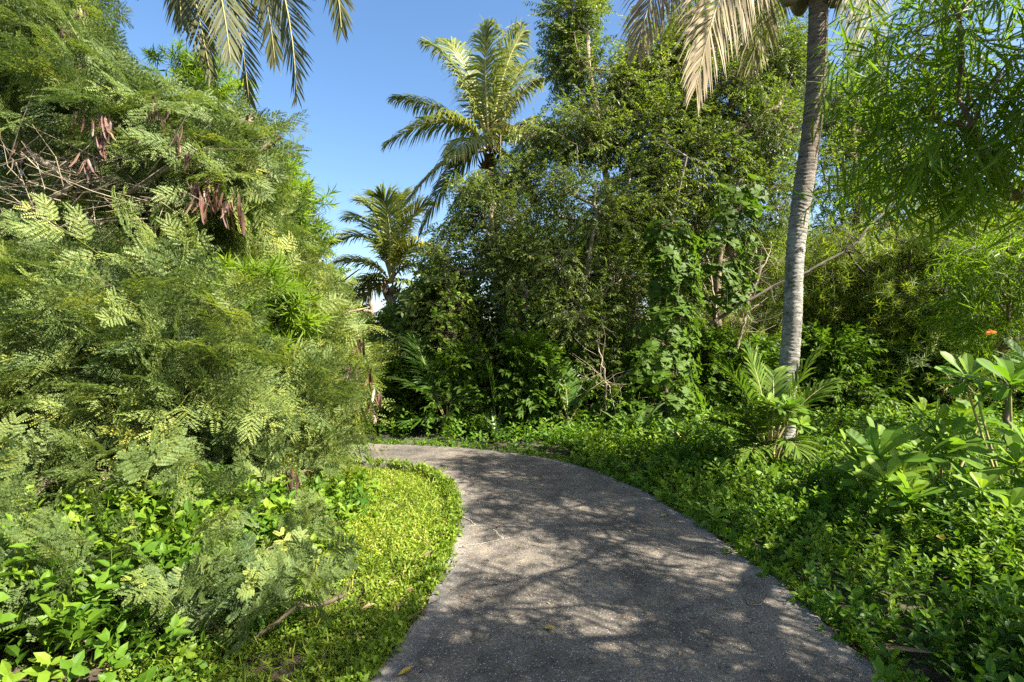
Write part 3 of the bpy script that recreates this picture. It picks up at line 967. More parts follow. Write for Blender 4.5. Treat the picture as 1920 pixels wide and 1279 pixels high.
# thin blades and dry bits in the lawn
x, y = scatter(9000, -2.4, -.4, 1.2, 7.2, rng, lambda x, y: (dl(x, y) < 1.3) * 1.0)
n = len(x); blade = leaf(.09, [(0, .003), (.5, .003), (1, 0)], .2, .6)
mb = MB(); v, f, t = inst(blade, frames(norm(np.stack([rng.normal(0, .8, n), rng.normal(0, .8, n), np.ones(n) * .7], 1)), rng.normal(0, 1, (n, 3))), np.stack([x, y, ground_z(x, y) + rng.uniform(0, .05, n)], 1), rng.uniform(.5, 1.4, n), rng.uniform(.3, 1, n))
mb.add(v, f, t); tag(mb.build('grass_blades', M['lawn']), 'thin grass blades scattered through the creeping lawn', None, None, 'stuff')
# leafy vine cover under the feathery bushes, left
x, y = scatter(20000, -5.2, -.7, 1.0, 6.6, rng, lambda x, y: np.clip((dl(x, y) - .75) / .8, 0, 1) * (.55 + .45 * np.sin(2.7 * x + 1.1) * np.sin(2.2 * y)))
cover('ground_vines', 'bright broad-leaved creeper covering the ground under the feathery bushes', TS_VINE, M['wedelia'], x, y, .08 + .52 * np.clip((dl(x, y) - .8) / 1.2, 0, 1), rng, .98, (.52, .17), .7)
# creeping daisy cover on the right bank
dr = lambda x, y: edge_dist(x, y, Rs)
hr = lambda x, y: (.03 + .42 * np.clip((dr(x, y) - .25) / 1.3, 0, 1) * np.clip(1.25 - y / 9, .45, 1) * (.75 + .35 * np.sin(2.1 * x + .4) * np.sin(1.7 * y + 1)))
x, y = scatter(15000, .8, 6.2, 1.2, 8.4, rng, lambda x, y: (dr(x, y) > .03) * np.clip(.35 + dr(x, y) / .8, 0, 1) * (x > -1) * (.62 + .38 * np.sin(3.3 * x) * np.sin(2.9 * y + 1)))
cover('ground_cover', 'knee-high bright green creeper covering the bank right of the path', TS, M['wedelia'], x, y, hr(x, y), rng, .92, (.38, .17), .5)
x, y = scatter(24000, -6, 16, 7.2, 19, rng, lambda x, y: (dr(x, y) > .05) * np.where(y < 9, .9, .5) * np.clip(dr(x, y) / .4, .4, 1) * (y > 7.2 + .25 * np.abs(x) * 0))
k = ~((x < -1.2) & (y < 8.6))
x, y = x[k], y[k]
cover('undergrowth', 'dark low creeper and weeds under the trees beyond the bend', TS_FAR, M['wedelia'], x, y, .05 + .25 * np.clip(dr(x, y) / 1.2, 0, 1), rng, 1.15, (.36, .16), .5)
for E, sg, y0_, y1_, mat_, ti_ in ((Ls, 1, 1.8, 7.2, 'lawn', .38), (Rs, -1, 1.8, 8.4, 'wedelia', .42)):
    e = E[(E[:, 1] > y0_) & (E[:, 1] < y1_) & (np.abs(E[:, 0]) < 4)]
    k = rng.randint(0, len(e) - 1, 1100); q_ = e[k] + (e[k + 1] - e[k]) * rng.rand(1100, 1) + rng.normal(0, .02, (1100, 2))
    off = rng.exponential(.02, 1100) * (.3 + .8 * (np.sin(7.3 * q_[:, 1]) + np.sin(3.1 * q_[:, 1] + 1) > .5)) - .04
    nn = norm(Rs[len(Rs) // 3] - Ls[len(Ls) // 3])
    q_[:, 0] += sg * off; z_ = .012
    n = len(q_); mb = MB()
    for kk, t_ in enumerate(TS_SMALL):
        w_ = rng.randint(0, 3, n) == kk
        v, f, tt = inst(t_, frames(norm(rng.normal(0, 1, (w_.sum(), 3)) * [1, 1, .35] + [0, 0, .35]), rng.normal(0, 1, (w_.sum(), 3))), np.concatenate([q_[w_], np.full((w_.sum(), 1), z_)], 1), rng.uniform(.7, 1.5, w_.sum()), ti_ + rng.normal(0, .14, w_.sum())); mb.add(v, f, tt)
    tag(mb.build('ground_cover_runners', M[mat_]), 'low runners creeping onto the %s edge of the path' % ('inner' if sg > 0 else 'outer'), None, None, 'stuff')
# dry litter along the right edge of the path and under the palm
x, y = scatter(5000, .2, 5.5, 1.2, 8.6, rng, lambda x, y: np.exp(-dr(x, y) / .22) + .16)
n = len(x); dlf = leaf(.07, [(0, 0), (.4, .009), (1, 0)], .5, .3)
mb = MB(); v, f, t = inst(dlf, frames(norm(np.stack([rng.normal(0, 1, n), rng.normal(0, 1, n), rng.normal(0, .25, n)], 1)), jit=.5, rng=rng), np.stack([x, y, ground_z(x, y) + .02 + .01 * rng.rand(n)], 1), rng.uniform(.5, 1.5, n), rng.uniform(.1, .9, n))
mb.add(v, f, t)
A = np.stack([x, y, ground_z(x, y) + .03], 1)[::9]; v, f = twigs(A, A + rng.normal(0, .12, A.shape) * [1, 1, .15], .003, .0015, rng=rng); mb.add(v, f, .5)
tag(mb.build('leaf_litter', M['dead']), 'dry brown leaves and twigs along the right edge of the path', None, None, 'stuff')
x, y = scatter(2600, -1.6, -.4, 1.2, 4.0, rng, lambda x, y: np.exp(-dl(x, y) / .15) * (y < 3.4) * .6)
n = len(x)
mb = MB(); v, f, t = inst(dlf, frames(norm(np.stack([rng.normal(0, 1, n), rng.normal(0, 1, n), rng.normal(0, .25, n)], 1)), jit=.5, rng=rng), np.stack([x, y, ground_z(x, y) + .05 + .02 * rng.rand(n)], 1), rng.uniform(.5, 1.5, n), rng.uniform(.3, 1, n))
mb.add(v, f, t); tag(mb.build('leaf_litter', M['dead']), 'straw-coloured dry leaves along the lawn edge near the camera', None, None, 'stuff')
# grit and dust-sized litter on the path
x, y = rng.uniform(-1, 2, 5200), rng.uniform(1.5, 8, 5200); k = on_path(x, y) & (rng.rand(5200) < .14 + .9 * np.exp(-edge_dist(x, y, Rs) / .10) + .6 * np.exp(-edge_dist(x, y, Ls) / .08)); x, y = x[k], y[k]; n = len(x)
mb = MB(); v, f, t = inst(leaf(.022, [(0, 0), (.4, .004), (1, 0)], .3, .2), frames(norm(np.stack([rng.normal(0, 1, n), rng.normal(0, 1, n), np.zeros(n)], 1)), jit=.2, rng=rng), np.stack([x, y, np.full(n, .006)], 1), rng.uniform(.4, 2.2, n), rng.uniform(.1, 1, n))
mb.add(v, f, t); tag(mb.build('litter', M['dead']), 'tiny dry leaf scraps scattered over the path', None, None, 'stuff')

# ------------------------------------------------------------------ tall coconut palm on the right
rng = np.random.RandomState(500)
D7 = 7.0
tp = [P(1466, 872, D7) + [0, 0, -.1], P(1468, 830, D7), P(1471, 760, D7), P(1479, 690, D7), P(1485, 620, D7), P(1488, 540, D7), P(1491, 470, D7), P(1499, 400, D7), P(1511, 320, D7), P(1524, 230, D7), P(1531, 140, D7), P(1534, 40, D7), P(1536, -60, D7), P(1538, -130, D7)]
pr = thing('coconut_palm', (tp[0][0], tp[0][1], GZ), 'tall coconut palm with ringed grey trunk rising from the right bank', 'palm tree')
palm_trunk(pr, tp, [.19, .15, .132, .122, .117, .114, .115, .118, .121, .121, .119, .117, .117, .13], rng)
top = tp[-1]
crown_fibre(pr, top + [0, 0, .05], rng)
for c in ((1488, -6, 6.95), (1500, 6, 7.2), (1567, -8, 6.9), (1585, -30, 7.1), (1470, -34, 7.2), (1548, -40, 6.7)):
    coconut(pr, P(*c), rng, .125)
frond(pr, top + [-.1, -.05, .1], P(1385, -230, 6.3), P(1306, 160, 6.0), rng, 110, 1.0, .026, .5, .1, 'palm_dry', 'rachis_dry', .62, side=(1, .3, 0), label='bleached straw-coloured old frond hanging left of the trunk')
frond(pr, top + [-.12, .1, .1], P(1260, -230, 7.6), P(1196, 90, 7.8), rng, 100, 1.0, .026, .5, .1, 'palm_dry', 'rachis_dry', .45, side=(1, -.3, 0))
frond(pr, top + [-.1, .15, .1], P(1440, -170, 8.2), P(1410, 130, 8.4), rng, 100, 1.0, .026, .5, .1, 'palm_old', 'rachis', .75, side=(1, .1, 0))
frond(pr, top + [.12, -.02, .05], P(1610, -190, 6.7), P(1652, 165, 6.6), rng, 100, .8, .026, .5, .1, 'palm_old', 'rachis', .5, side=(1, .2, 0))
frond(pr, top + [.1, .1, .05], P(1620, -120, 7.8), P(1600, 130, 8.0), rng, 84, .8, .028, .5, .1, 'palm', 'rachis', .3, side=(1, .5, 0))
for k in range(12):
    a = k * TAU / 12 + .3; e = rng.uniform(.5, 1.6); L = rng.uniform(2.7, 3.6)
    hd = np.array([math.cos(a), math.sin(a), 0])
    if hd[1] < -.5 and hd[0] < .2: hd = hd * .6
    frond(pr, top + hd * .12 + [0, 0, .25], top + hd * L * .45 + [0, 0, 1.4 + e * .5], top + hd * L + [0, 0, -.3 + e], rng, 40, .8, .038, .5, .2)

# ------------------------------------------------------------------ palm leaning in from the left, only its hanging fronds in view
rng = np.random.RandomState(520)
lt = [np.array([-9.2, 4.6, GZ]), np.array([-7.9, 5.0, 2.4]), np.array([-6.3, 5.7, 5.0]), np.array([-4.6, 6.3, 7.3])]
pl = thing('coconut_palm', lt[0], 'leaning coconut palm whose dark fronds hang into the top left sky', 'palm tree')
tq = np.linspace(0, 3, 14)
palm_trunk(pl, np.stack([np.interp(tq, range(4), np.array(lt)[:, i]) for i in range(3)], 1), np.linspace(.2, .15, 14), rng)
c = lt[-1]
crown_fibre(pl, c, rng)
for ctl, tip, d in (((425, -170), (468, 196), 6.2), ((540, -190), (556, 176), 5.8), ((320, -190), (394, 138), 6.4), ((620, -240), (640, 52), 5.6), ((330, -100), (340, 40), 6.0), ((480, -190), (515, 110), 6.6), ((395, -160), (432, 110), 5.7)):
    frond(pl, c + [.1, 0, .1], P(ctl[0], ctl[1] - 60, (d + 6.3) / 2), P(*tip, d), rng, 110, .62, .024, .14, .12, 'palm_old', 'rachis', .34 + rng.normal(0, .05), side=(.92, .35 * rng.normal(), .1))
for k in range(11):
    a = k * TAU / 11; L = rng.uniform(2.6, 3.4); hd = np.array([math.cos(a), math.sin(a), 0])
    frond(pl, c + hd * .1 + [0, 0, .2], c + hd * L * .45 + [0, 0, 1.8], c + hd * L + [0, 0, .9], rng, 36, .7, .036, .5, .2)

# ------------------------------------------------------------------ the two palms at the end of the path
rng = np.random.RandomState(540)
DP = 15.0
c = P(918, 292, DP)
pc = thing('coconut_palm', (c[0] + .3, DP, GZ), 'tall coconut palm with spreading crown standing against the blue sky', 'palm tree')
palm_trunk(pc, [(c[0] + .3, DP, GZ), (c[0] + .35, DP, 2.5), (c[0] + .15, DP, 5), c], [.24, .18, .16, .17], rng, ring=.08)
crown_fibre(pc, c + [0, 0, .1], rng, .22)
for ctl, tip, dd, ti, tw in (((860, 190), (728, 268), -.6, .45, 0), ((850, 205), (742, 185), .8, .32, 0), ((868, 120), (802, 82), .3, .42, .3), ((880, 110), (835, 76), 1.2, .4, .5), ((905, 110), (912, 56), -.5, .45, .8), ((935, 140), (980, 60), .2, .4, 1.2), ((930, 150), (950, 100), 1.3, .35, .7),
                         ((955, 190), (1004, 158), .2, .5, 0), ((990, 210), (1040, 270), .6, .5, 0), ((860, 270), (768, 372), -1.0, .62, 0), ((850, 290), (792, 432), .2, .35, 0), ((965, 230), (985, 262), -1.2, .6, 0), ((900, 190), (880, 150), 2.2, .4, 0), ((960, 290), (1010, 380), -.4, .6, 0), ((890, 250), (850, 290), -2.5, .5, 0), ((940, 170), (1000, 110), 2.4, .4, 0)):
    ctl = (ctl[0], ctl[1] - 12)
    frond(pc, c + [0, 0, .15], P(*ctl, DP + dd * .5), P(*tip, DP + dd), rng, 90, 1.15, .05, 1.0, .12, 'palm', 'rachis', ti + .14, r=(.045, .008), twist=tw, ragged=.03)
DP = 20.0
c = P(733, 540, DP)
ps = thing('coconut_palm', (c[0], DP, GZ), 'short yellow-green coconut palm where the path disappears left', 'palm tree')
palm_trunk(ps, [(c[0], DP, GZ), (c[0] + .05, DP, 1.5), c], [.26, .2, .18], rng, ring=.08)
crown_fibre(ps, c, rng, .24)
for ctl, tip, dd, ti in (((712, 420), (628, 455), .3, .5), ((720, 390), (680, 380), .4, .55), ((735, 390), (712, 372), -.6, .62), ((745, 400), (752, 372), .5, .7), ((760, 400), (800, 385), -.2, .75), ((765, 440), (800, 470), -.6, .85), ((705, 490), (640, 490), -.5, .7), ((705, 510), (645, 545), -.3, .6), ((700, 540), (652, 580), .4, .6), ((760, 480), (820, 520), .3, .5), ((768, 520), (810, 570), -.2, .5), ((715, 400), (655, 410), 1.2, .45), ((690, 520), (630, 570), 1, .8)):
    frond(ps, c + [0, 0, .2], P(ctl[0], ctl[1] - 8, DP + dd * .5), P(*tip, DP + dd), rng, 80, 1.35, .06, .55, .12, 'palm', 'rachis', ti - .08, r=(.05, .009), ragged=.03)
coconut(ps, c + [.15, -.3, -.1], rng, .14); coconut(ps, c + [-.15, -.3, -.15], rng, .13)

# ------------------------------------------------------------------ young coconut palms


def young_palm(u, v, d, label, fr, rng, Lmax=.42, mat='young_palm', ti=.5, width=.042):
    b = P(u, v, d); b[2] = GZ
    root = thing('young_coconut_palm', b, label, 'young palm', 'young coconut palms')
    s = MB(); v_, f_ = tube([b, b + [0, 0, .15], b + [0.01, 0, .34]], [.07, .06, .03], 8); s.add(v_, f_); s.build('stem', M['fibre'], root, smooth=True)
    for ctl, tip, dd in fr:
        o = np.array([rng.normal(0, .03), rng.normal(0, .03), .22])
        frond(root, b + o, P(*ctl, d + dd * .4), P(*tip, d + dd), rng, 40, Lmax, width, .28, .10, mat, 'rachis', ti + rng.normal(0, .06), bare=.30, r=(.016, .003), ragged=.02)
    return root


rng = np.random.RandomState(560)
young_palm(1442, 850, 6.4, 'young coconut palm with stiff fanned fronds at the foot of the tall trunk',
           [((1420, 740), (1345, 672), -.1), ((1432, 720), (1400, 655), .2), ((1450, 720), (1450, 700), .4), ((1470, 740), (1534, 662), -.2), ((1480, 760), (1560, 716), 0), ((1410, 790), (1330, 738), .1), ((1400, 800), (1338, 790), -.3), ((1470, 800), (1500, 850), -.6), ((1420, 800), (1400, 870), -.5), ((1440, 740), (1470, 770), -.7), ((1410, 770), (1365, 770), -.6)], rng, .40, ti=.62, width=.032)
young_palm(836, 822, 9.2, 'young coconut palm with one long arching frond reaching left over the verge',
           [((815, 730), (745, 712), 0), ((838, 740), (840, 690), .3), ((845, 760), (860, 730), .2), ((800, 690), (780, 640), .5), ((820, 780), (768, 790), -.2)], rng, .6, ti=.38, width=.034)
young_palm(928, 826, 9.0, 'young coconut palm with an upright feathered frond in the middle of the verge',
           [((925, 740), (915, 690), 0), ((940, 760), (962, 720), .2), ((905, 760), (880, 735), .3), ((940, 790), (985, 760), 0)], rng, .46, ti=.34, width=.032)
young_palm(1062, 822, 8.8, 'young coconut palm with crossing fronds beside the tangled bare stems',
           [((1055, 740), (1020, 690), 0), ((1045, 760), (992, 728), .3), ((1070, 740), (1050, 690), .4), ((1050, 790), (1005, 760), -.2), ((1085, 760), (1110, 720), 0)], rng, .46, ti=.30, width=.032)

# ------------------------------------------------------------------ strap-leaved lilies


def lily(u, v, d, label, n, L, rng, ti=.45, mat='lily'):
    b = P(u, v, d); b[2] = GZ
    root = thing('spider_lily', b, label, 'lily', 'strap-leaved lilies')
    mb = MB()
    for k in range(n):
        a = k * 2.4; e = rng.uniform(.55, 1.35)
        d_ = np.array([math.cos(a) * math.cos(e), math.sin(a) * math.cos(e), math.sin(e)])
        w = L * rng.uniform(.05, .07)
        lf = leaf(L, [(0, w * .8), (.2, w), (.4, w), (.6, w * .9), (.8, w * .6), (1, 0)], .25, rng.uniform(.15, .7))
        v_, f_, t_ = place(lf, b + [0, 0, .04], d_, (0, 0, 1), rng.uniform(.7, 1.15), ti + rng.normal(0, .1)); mb.add(v_, f_, t_)
    mb.build('leaves', M[mat], root)
    s = MB(); v_, f_ = tube([b, b + [0, 0, .12]], [.05, .035], 8); s.add(v_, f_); s.build('stem', M['rachis'], root)
    return root


rng = np.random.RandomState(580)
lily(1190, 815, 8.2, 'grey-green strap-leaved lily below the big-leaved climber', 11, .85, rng, .55)
lily(930, 828, 8.6, 'dark strap-leaved lily at the far verge of the path', 14, .62, rng, .35)
lily(1275, 830, 7.6, 'pale upright strap-leaved lily on the bank near the young palm', 8, .60, rng, .75)
lily(830, 812, 9.4, 'small strap-leaved lily beneath the long arching frond', 10, .5, rng, .4)
lily(1310, 800, 8.0, 'blue-green strap-leaved lily between the climber and the young palm', 9, .6, rng, .3)

# ------------------------------------------------------------------ small-leaved trees in the middle


def px_line(*pts):
    return [P(*p) for p in pts]


def ground_base(u, d):
    b = P(u, 640, d); b[2] = GZ - .05
    return b


SM = dict(cat='tree', group='small-leaved trees beyond the bend')


def sm_tree(label, u, d, mids, r0, blobs, seed, lm='banyan', tm=TB, per=19, scale=1.0, tint=(.48, .17), name='small_leaved_tree', clump=.46, **k):
    b = ground_base(u, d)
    rng = np.random.RandomState(seed)
    return tree(name, label, 'tree', b, [b] + px_line(*mids), r0, px_blobs([(q[0], q[1], q[2] + (.7 if q[2] < 13 else 0), q[3]) + ((int(q[4] * (1.15 if q[1] < 330 else 1.0 if q[0] > 1290 else .82)),) + tuple(q[5:])) for q in blobs], .85, .45), tm, lm, rng, clump, per, .1, .15, scale, tint=tint, group=SM['group'], sky=True, tip=.35, wild=.4, stray=22, **k)


sm_tree('tallest small-leaved tree, its top cutting the blue sky right of the palm', 1195, 11.3, [(1190, 700, 11.2), (1175, 560, 11.2), (1150, 420, 11.3), (1120, 250, 11.3), (1100, 60, 11.3)], .13,
        [(1075, 35, 11, 72, 26), (1062, 115, 11, 62, 20), (1105, -60, 11.3, 80, 26), (1130, 170, 11, 95, 34), (1215, 150, 11.2, 100, 34), (1090, 250, 10.6, 95, 34), (1215, 270, 10.6, 110, 40), (1290, 140, 11.4, 80, 22), (1225, 100, 11.4, 70, 20), (1300, 70, 11.6, 70, 18)], 601, bark='pale_twig', shell=.2)
sm_tree('small-leaved tree screening the foot of the palm crown', 962, 10.6, [(960, 720, 10.5), (955, 620, 10.4), (940, 500, 10.4), (920, 400, 10.3)], .10,
        [(878, 368, 10.4, 72, 24), (935, 330, 10.6, 55, 14), (925, 375, 10.4, 60, 16), (840, 410, 10.4, 55, 16), (945, 430, 10, 100, 36), (850, 490, 10, 85, 28), (1015, 350, 10.4, 85, 26), (1000, 250, 10.8, 60, 16), (985, 500, 9.6, 100, 36), (790, 505, 10.6, 55, 14)], 602, bark='pale_twig')
sm_tree('small-leaved tree with drooping grey-green twigs in the centre of the thicket', 1085, 10.0, [(1082, 720, 9.9), (1085, 620, 9.8), (1100, 520, 9.8), (1120, 400, 9.9)], .10,
        [(1110, 400, 9.8, 120, 44), (1195, 370, 9.9, 95, 30), (1060, 500, 9.3, 100, 36), (1150, 520, 9.6, 100, 34), (1085, 610, 9.0, 85, 26), (1000, 610, 9.4, 80, 22), (1120, 680, 9.0, 60, 16)], 603, bark='pale_twig', tint=(.46, .15))
sm_tree('small-leaved tree left of the tall trunk with dark hollows in its crown', 1350, 10.8, [(1352, 720, 10.7), (1345, 560, 10.7), (1360, 420, 10.7), (1380, 250, 10.8)], .12,
        [(1345, 180, 10.8, 105, 36), (1430, 110, 11, 90, 28), (1425, 250, 10.6, 105, 36), (1320, 320, 10.3, 105, 36), (1430, 370, 10.4, 90, 26), (1300, 430, 10.2, 70, 20), (1400, 460, 10.8, 70, 16), (1275, 220, 10.8, 80, 22), (1335, 60, 11.4, 80, 24), (1420, 40, 11.6, 70, 18), (1480, 140, 11.2, 60, 14), (1460, 230, 11, 60, 12)], 604, tint=(.40, .15))
sm_tree('sunlit small-leaved tree behind the tall palm trunk', 1640, 12.4, [(1640, 700, 12.3), (1630, 560, 12.3), (1610, 420, 12.3), (1600, 250, 12.4)], .11,
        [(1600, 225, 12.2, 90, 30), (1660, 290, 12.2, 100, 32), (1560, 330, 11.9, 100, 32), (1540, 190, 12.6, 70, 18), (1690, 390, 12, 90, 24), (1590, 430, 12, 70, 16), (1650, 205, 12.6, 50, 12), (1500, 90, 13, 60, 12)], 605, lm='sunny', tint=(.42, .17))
sm_tree('low shadowy small-leaved tree at the far verge under the vine-hung palm', 850, 10.0, [(850, 760, 9.9), (845, 700, 9.8), (840, 620, 9.8)], .07,
        [(800, 570, 10, 70, 20), (870, 590, 9.7, 80, 24), (800, 660, 9.7, 75, 22), (880, 680, 9.5, 70, 20), (960, 680, 9.6, 55, 14), (760, 560, 10.8, 55, 12)], 606, tm=TBROAD, tint=(.34, .15))
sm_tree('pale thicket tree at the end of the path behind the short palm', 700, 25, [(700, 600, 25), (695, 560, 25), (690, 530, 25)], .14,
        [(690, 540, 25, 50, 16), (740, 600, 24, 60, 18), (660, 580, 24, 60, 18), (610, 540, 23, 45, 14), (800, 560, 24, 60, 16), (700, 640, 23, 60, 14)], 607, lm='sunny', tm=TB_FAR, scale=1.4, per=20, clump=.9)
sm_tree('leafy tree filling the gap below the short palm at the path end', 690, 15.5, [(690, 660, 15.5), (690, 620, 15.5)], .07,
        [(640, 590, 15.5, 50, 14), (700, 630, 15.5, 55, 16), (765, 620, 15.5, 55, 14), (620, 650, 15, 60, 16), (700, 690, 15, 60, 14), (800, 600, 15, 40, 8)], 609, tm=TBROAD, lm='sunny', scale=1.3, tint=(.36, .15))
sm_tree('small-leaved tree with bare pale stems at the right of the thicket', 1240, 10.4, [(1236, 720, 10.3), (1230, 600, 10.3), (1240, 500, 10.3), (1260, 400, 10.3)], .08,
        [(1250, 340, 10.2, 80, 22), (1230, 450, 9.9, 65, 18), (1270, 540, 10.1, 60, 14), (1190, 630, 9.2, 50, 12), (1280, 600, 10.6, 60, 12)], 608, bark='pale_twig')

# bare leaning stems seen against the light
rng = np.random.RandomState(640)


def bare_stem(label, line, r, mat='dark_bark', forks=()):
    r = r * .68
    pts = px_line(*line)
    root = thing('leaning_stem', (pts[0][0], pts[0][1], pts[0][2]), label, 'stem', 'bare stems in the thicket')
    q = np.linspace(0, len(pts) - 1, 16); pts = np.stack([np.interp(q, range(len(pts)), np.array(pts)[:, i]) for i in range(3)], 1)
    pts[1:-1] += rng.normal(0, .02, (14, 3))
    mb = MB(); v, f = tube(pts, np.linspace(r, r * .5, 16), 8, rng=rng, rough=.06); mb.add(v, f)
    k = 26; i = rng.randint(3, 16, k); e = norm(rng.normal(0, 1, (k, 3)) * [1, .8, 1] + [0, 0, .5]) * rng.uniform(.25, .9, (k, 1))
    v, f = twigs(pts[i], pts[i] + e, r * .3, r * .12, rng=rng); mb.add(v, f)
    v, f = twigs(pts[i] + e * .6, pts[i] + e * .6 + norm(rng.normal(0, 1, (k, 3))) * .35, r * .2, r * .1, rng=rng); mb.add(v, f)
    mb.build('trunk', M[mat], root, smooth=True)
    for f_ in forks:
        p2 = np.array(px_line(*f_)); mb = MB(); q = np.linspace(0, len(p2) - 1, 8)
        p2 = np.stack([np.interp(q, range(len(p2)), p2[:, i]) for i in range(3)], 1)
        p2[1:-1] += rng.normal(0, .02, (6, 3))
        v, f = tube(p2, np.linspace(r * .6, r * .2, 8), 6, rng=rng, rough=.06); mb.add(v, f); mb.build('branch', M[mat], root, smooth=True)
    return root


bare_stem('long brown stem leaning right behind the tall trunk', [(1330, 610, 9.6), (1380, 572, 9.7), (1480, 525, 9.9), (1580, 475, 10.2), (1660, 400, 10.6), (1690, 330, 11)], .05, 'dark_bark')
bare_stem('dark crooked stem forking low behind the naupaka bushes', [(1775, 745, 11), (1770, 640, 11), (1745, 590, 11), (1700, 545, 11), (1640, 490, 11.2), (1560, 450, 11.4)], .055, 'dark_bark',
          [[(1745, 590, 11), (1738, 540, 11), (1760, 470, 11), (1800, 400, 11)], [(1700, 545, 11), (1690, 480, 11.1), (1700, 420, 11.2)]])
bare_stem('slender dark stem rising straight through the lit leaves', [(1705, 750, 12), (1700, 640, 12), (1690, 540, 12), (1680, 440, 12), (1700, 330, 12)], .04, 'dark_bark',
          [[(1690, 540, 12), (1660, 470, 12), (1610, 420, 12)]])
bare_stem('dark stem bending under the bright leaves at the right edge', [(1820, 700, 10), (1800, 600, 10), (1775, 540, 10), (1760, 470, 10), (1830, 380, 10), (1900, 300, 10)], .05, 'dark_bark')
bare_stem('pale twin stem hanging beside the big-leaved climber', [(1136, 770, 8.8), (1138, 720, 8.8), (1130, 690, 8.9), (1118, 640, 9)], .028, 'pale_twig', [[(1138, 720, 8.8), (1150, 760, 8.7), (1158, 800, 8.6)]])
bare_stem('reddish sunlit stem sloping left of the tall trunk', [(1380, 660, 10.2), (1395, 600, 10.2), (1412, 540, 10.2), (1440, 480, 10.3)], .05, 'pale_twig')
bare_stem('smooth pale stem leaning left of the tall trunk', [(1345, 660, 10.5), (1340, 560, 10.5), (1322, 480, 10.5), (1335, 420, 10.5)], .045, 'pale_twig')

bare_stem('pale branch crossing the bright leaves in the upper right', [(1990, 270, 4.9), (1900, 285, 4.9), (1840, 280, 4.9), (1770, 285, 5), (1720, 300, 5.1)], .022, 'pale_twig')

# many-stemmed shrubs that close the view under the right-hand trees


def many_stems(label, n, h, spread, rg, tm, lm, bark, tint, scale, per):
    root = thing('thicket_shrub', (0, 0, 0), label, 'shrub', 'many-stemmed shrubs of the thicket')
    st_, lv = MB(), MB()
    for k in range(n):
        a = rg.uniform(0, TAU); sp = spread * rg.uniform(.2, 1); hh = h * rg.uniform(.6, 1.1)
        b0 = np.array([math.cos(a), math.sin(a), 0]) * .12 * spread
        t = np.linspace(0, 1, 9)[:, None]
        c = b0 + np.concatenate([np.cos(a) * sp * t ** 1.6, np.sin(a) * sp * t ** 1.6, hh * t * (1 - .12 * t)], 1)
        c[1:] += np.cumsum(rg.normal(0, .035, (8, 3)), 0)
        r = rg.uniform(.012, .028)
        v, f = tube(c, np.linspace(r, r * .3, 9), 5, rng=rg, rough=.06); st_.add(v, f)
        m = 9; q = rg.uniform(.28, 1, m) * 8; A = np.stack([np.interp(q, range(9), c[:, i]) for i in range(3)], 1)
        B = A + norm(rg.normal(0, 1, (m, 3)) + [0, 0, .3]) * rg.uniform(.2, .6, (m, 1))
        v, f = twigs(A, B, r * .35, r * .12, rng=rg); st_.add(v, f)
        w = rg.randint(0, m, m * per); p = A[w] + (B[w] - A[w]) * rg.uniform(.3, 1, (m * per, 1)) + rg.normal(0, .05, (m * per, 3))
        d = norm(norm(B[w] - A[w]) + rg.normal(0, .5, p.shape) + [0, 0, .15])
        ty = rg.randint(0, len(tm), len(p))
        for i, tt_ in enumerate(tm):
            x_ = ty == i
            v, f, tt = inst(tt_, frames(d[x_], jit=.6, rng=rg), p[x_], scale * rg.uniform(.7, 1.2, x_.sum()), tint + rg.normal(0, .14, x_.sum())); lv.add(v, f, tt)
    st_.build('stems', M[bark], root, smooth=True); lv.build('leaves', M[lm], root)
    return root


rng = np.random.RandomState(645)
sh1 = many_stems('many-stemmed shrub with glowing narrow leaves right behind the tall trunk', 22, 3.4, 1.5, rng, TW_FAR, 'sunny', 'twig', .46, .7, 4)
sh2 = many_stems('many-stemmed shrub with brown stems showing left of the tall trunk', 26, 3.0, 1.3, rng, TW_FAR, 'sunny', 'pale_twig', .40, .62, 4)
sh1.location = ((1570 - 960) / 960 * 11.5, 11.5, GZ); sh2.location = ((1400 - 960) / 960 * 11.6, 11.6, GZ)
for k, (src, u, d, sc, lab) in enumerate([(sh1, 1660, 12.6, 1.05, 'many-stemmed shrub with glowing leaves between the trunk and the crooked stem'), (sh1, 1740, 11.8, .95, 'many-stemmed shrub tangled with the crooked dark stem'), (sh1, 1820, 12.8, 1.1, 'many-stemmed shrub with glowing leaves behind the bending dark stem'),
                                          (sh1, 1910, 11.5, 1.0, 'many-stemmed shrub behind the orange flower at the right edge'), (sh2, 1500, 13.2, 1.1, 'many-stemmed shrub straight behind the tall trunk'), (sh2, 1310, 12.2, 1.15, 'many-stemmed shrub seen through the gap beside the climber'),
                                          (sh1, 1980, 12.6, 1.1, 'many-stemmed shrub cut by the right edge of the view'), (sh2, 1640, 14.5, 1.2, 'many-stemmed shrub farther back in the right thicket'), (sh1, 1790, 15, 1.25, 'many-stemmed shrub farthest back in the right thicket'), (sh2, 1130, 11.6, 1.0, 'many-stemmed shrub deep behind the pale twin stem')]):
    copy_thing(src, ((u - 960) / 960 * d, d, GZ), 1.3 + 2.1 * k, sc, lab)

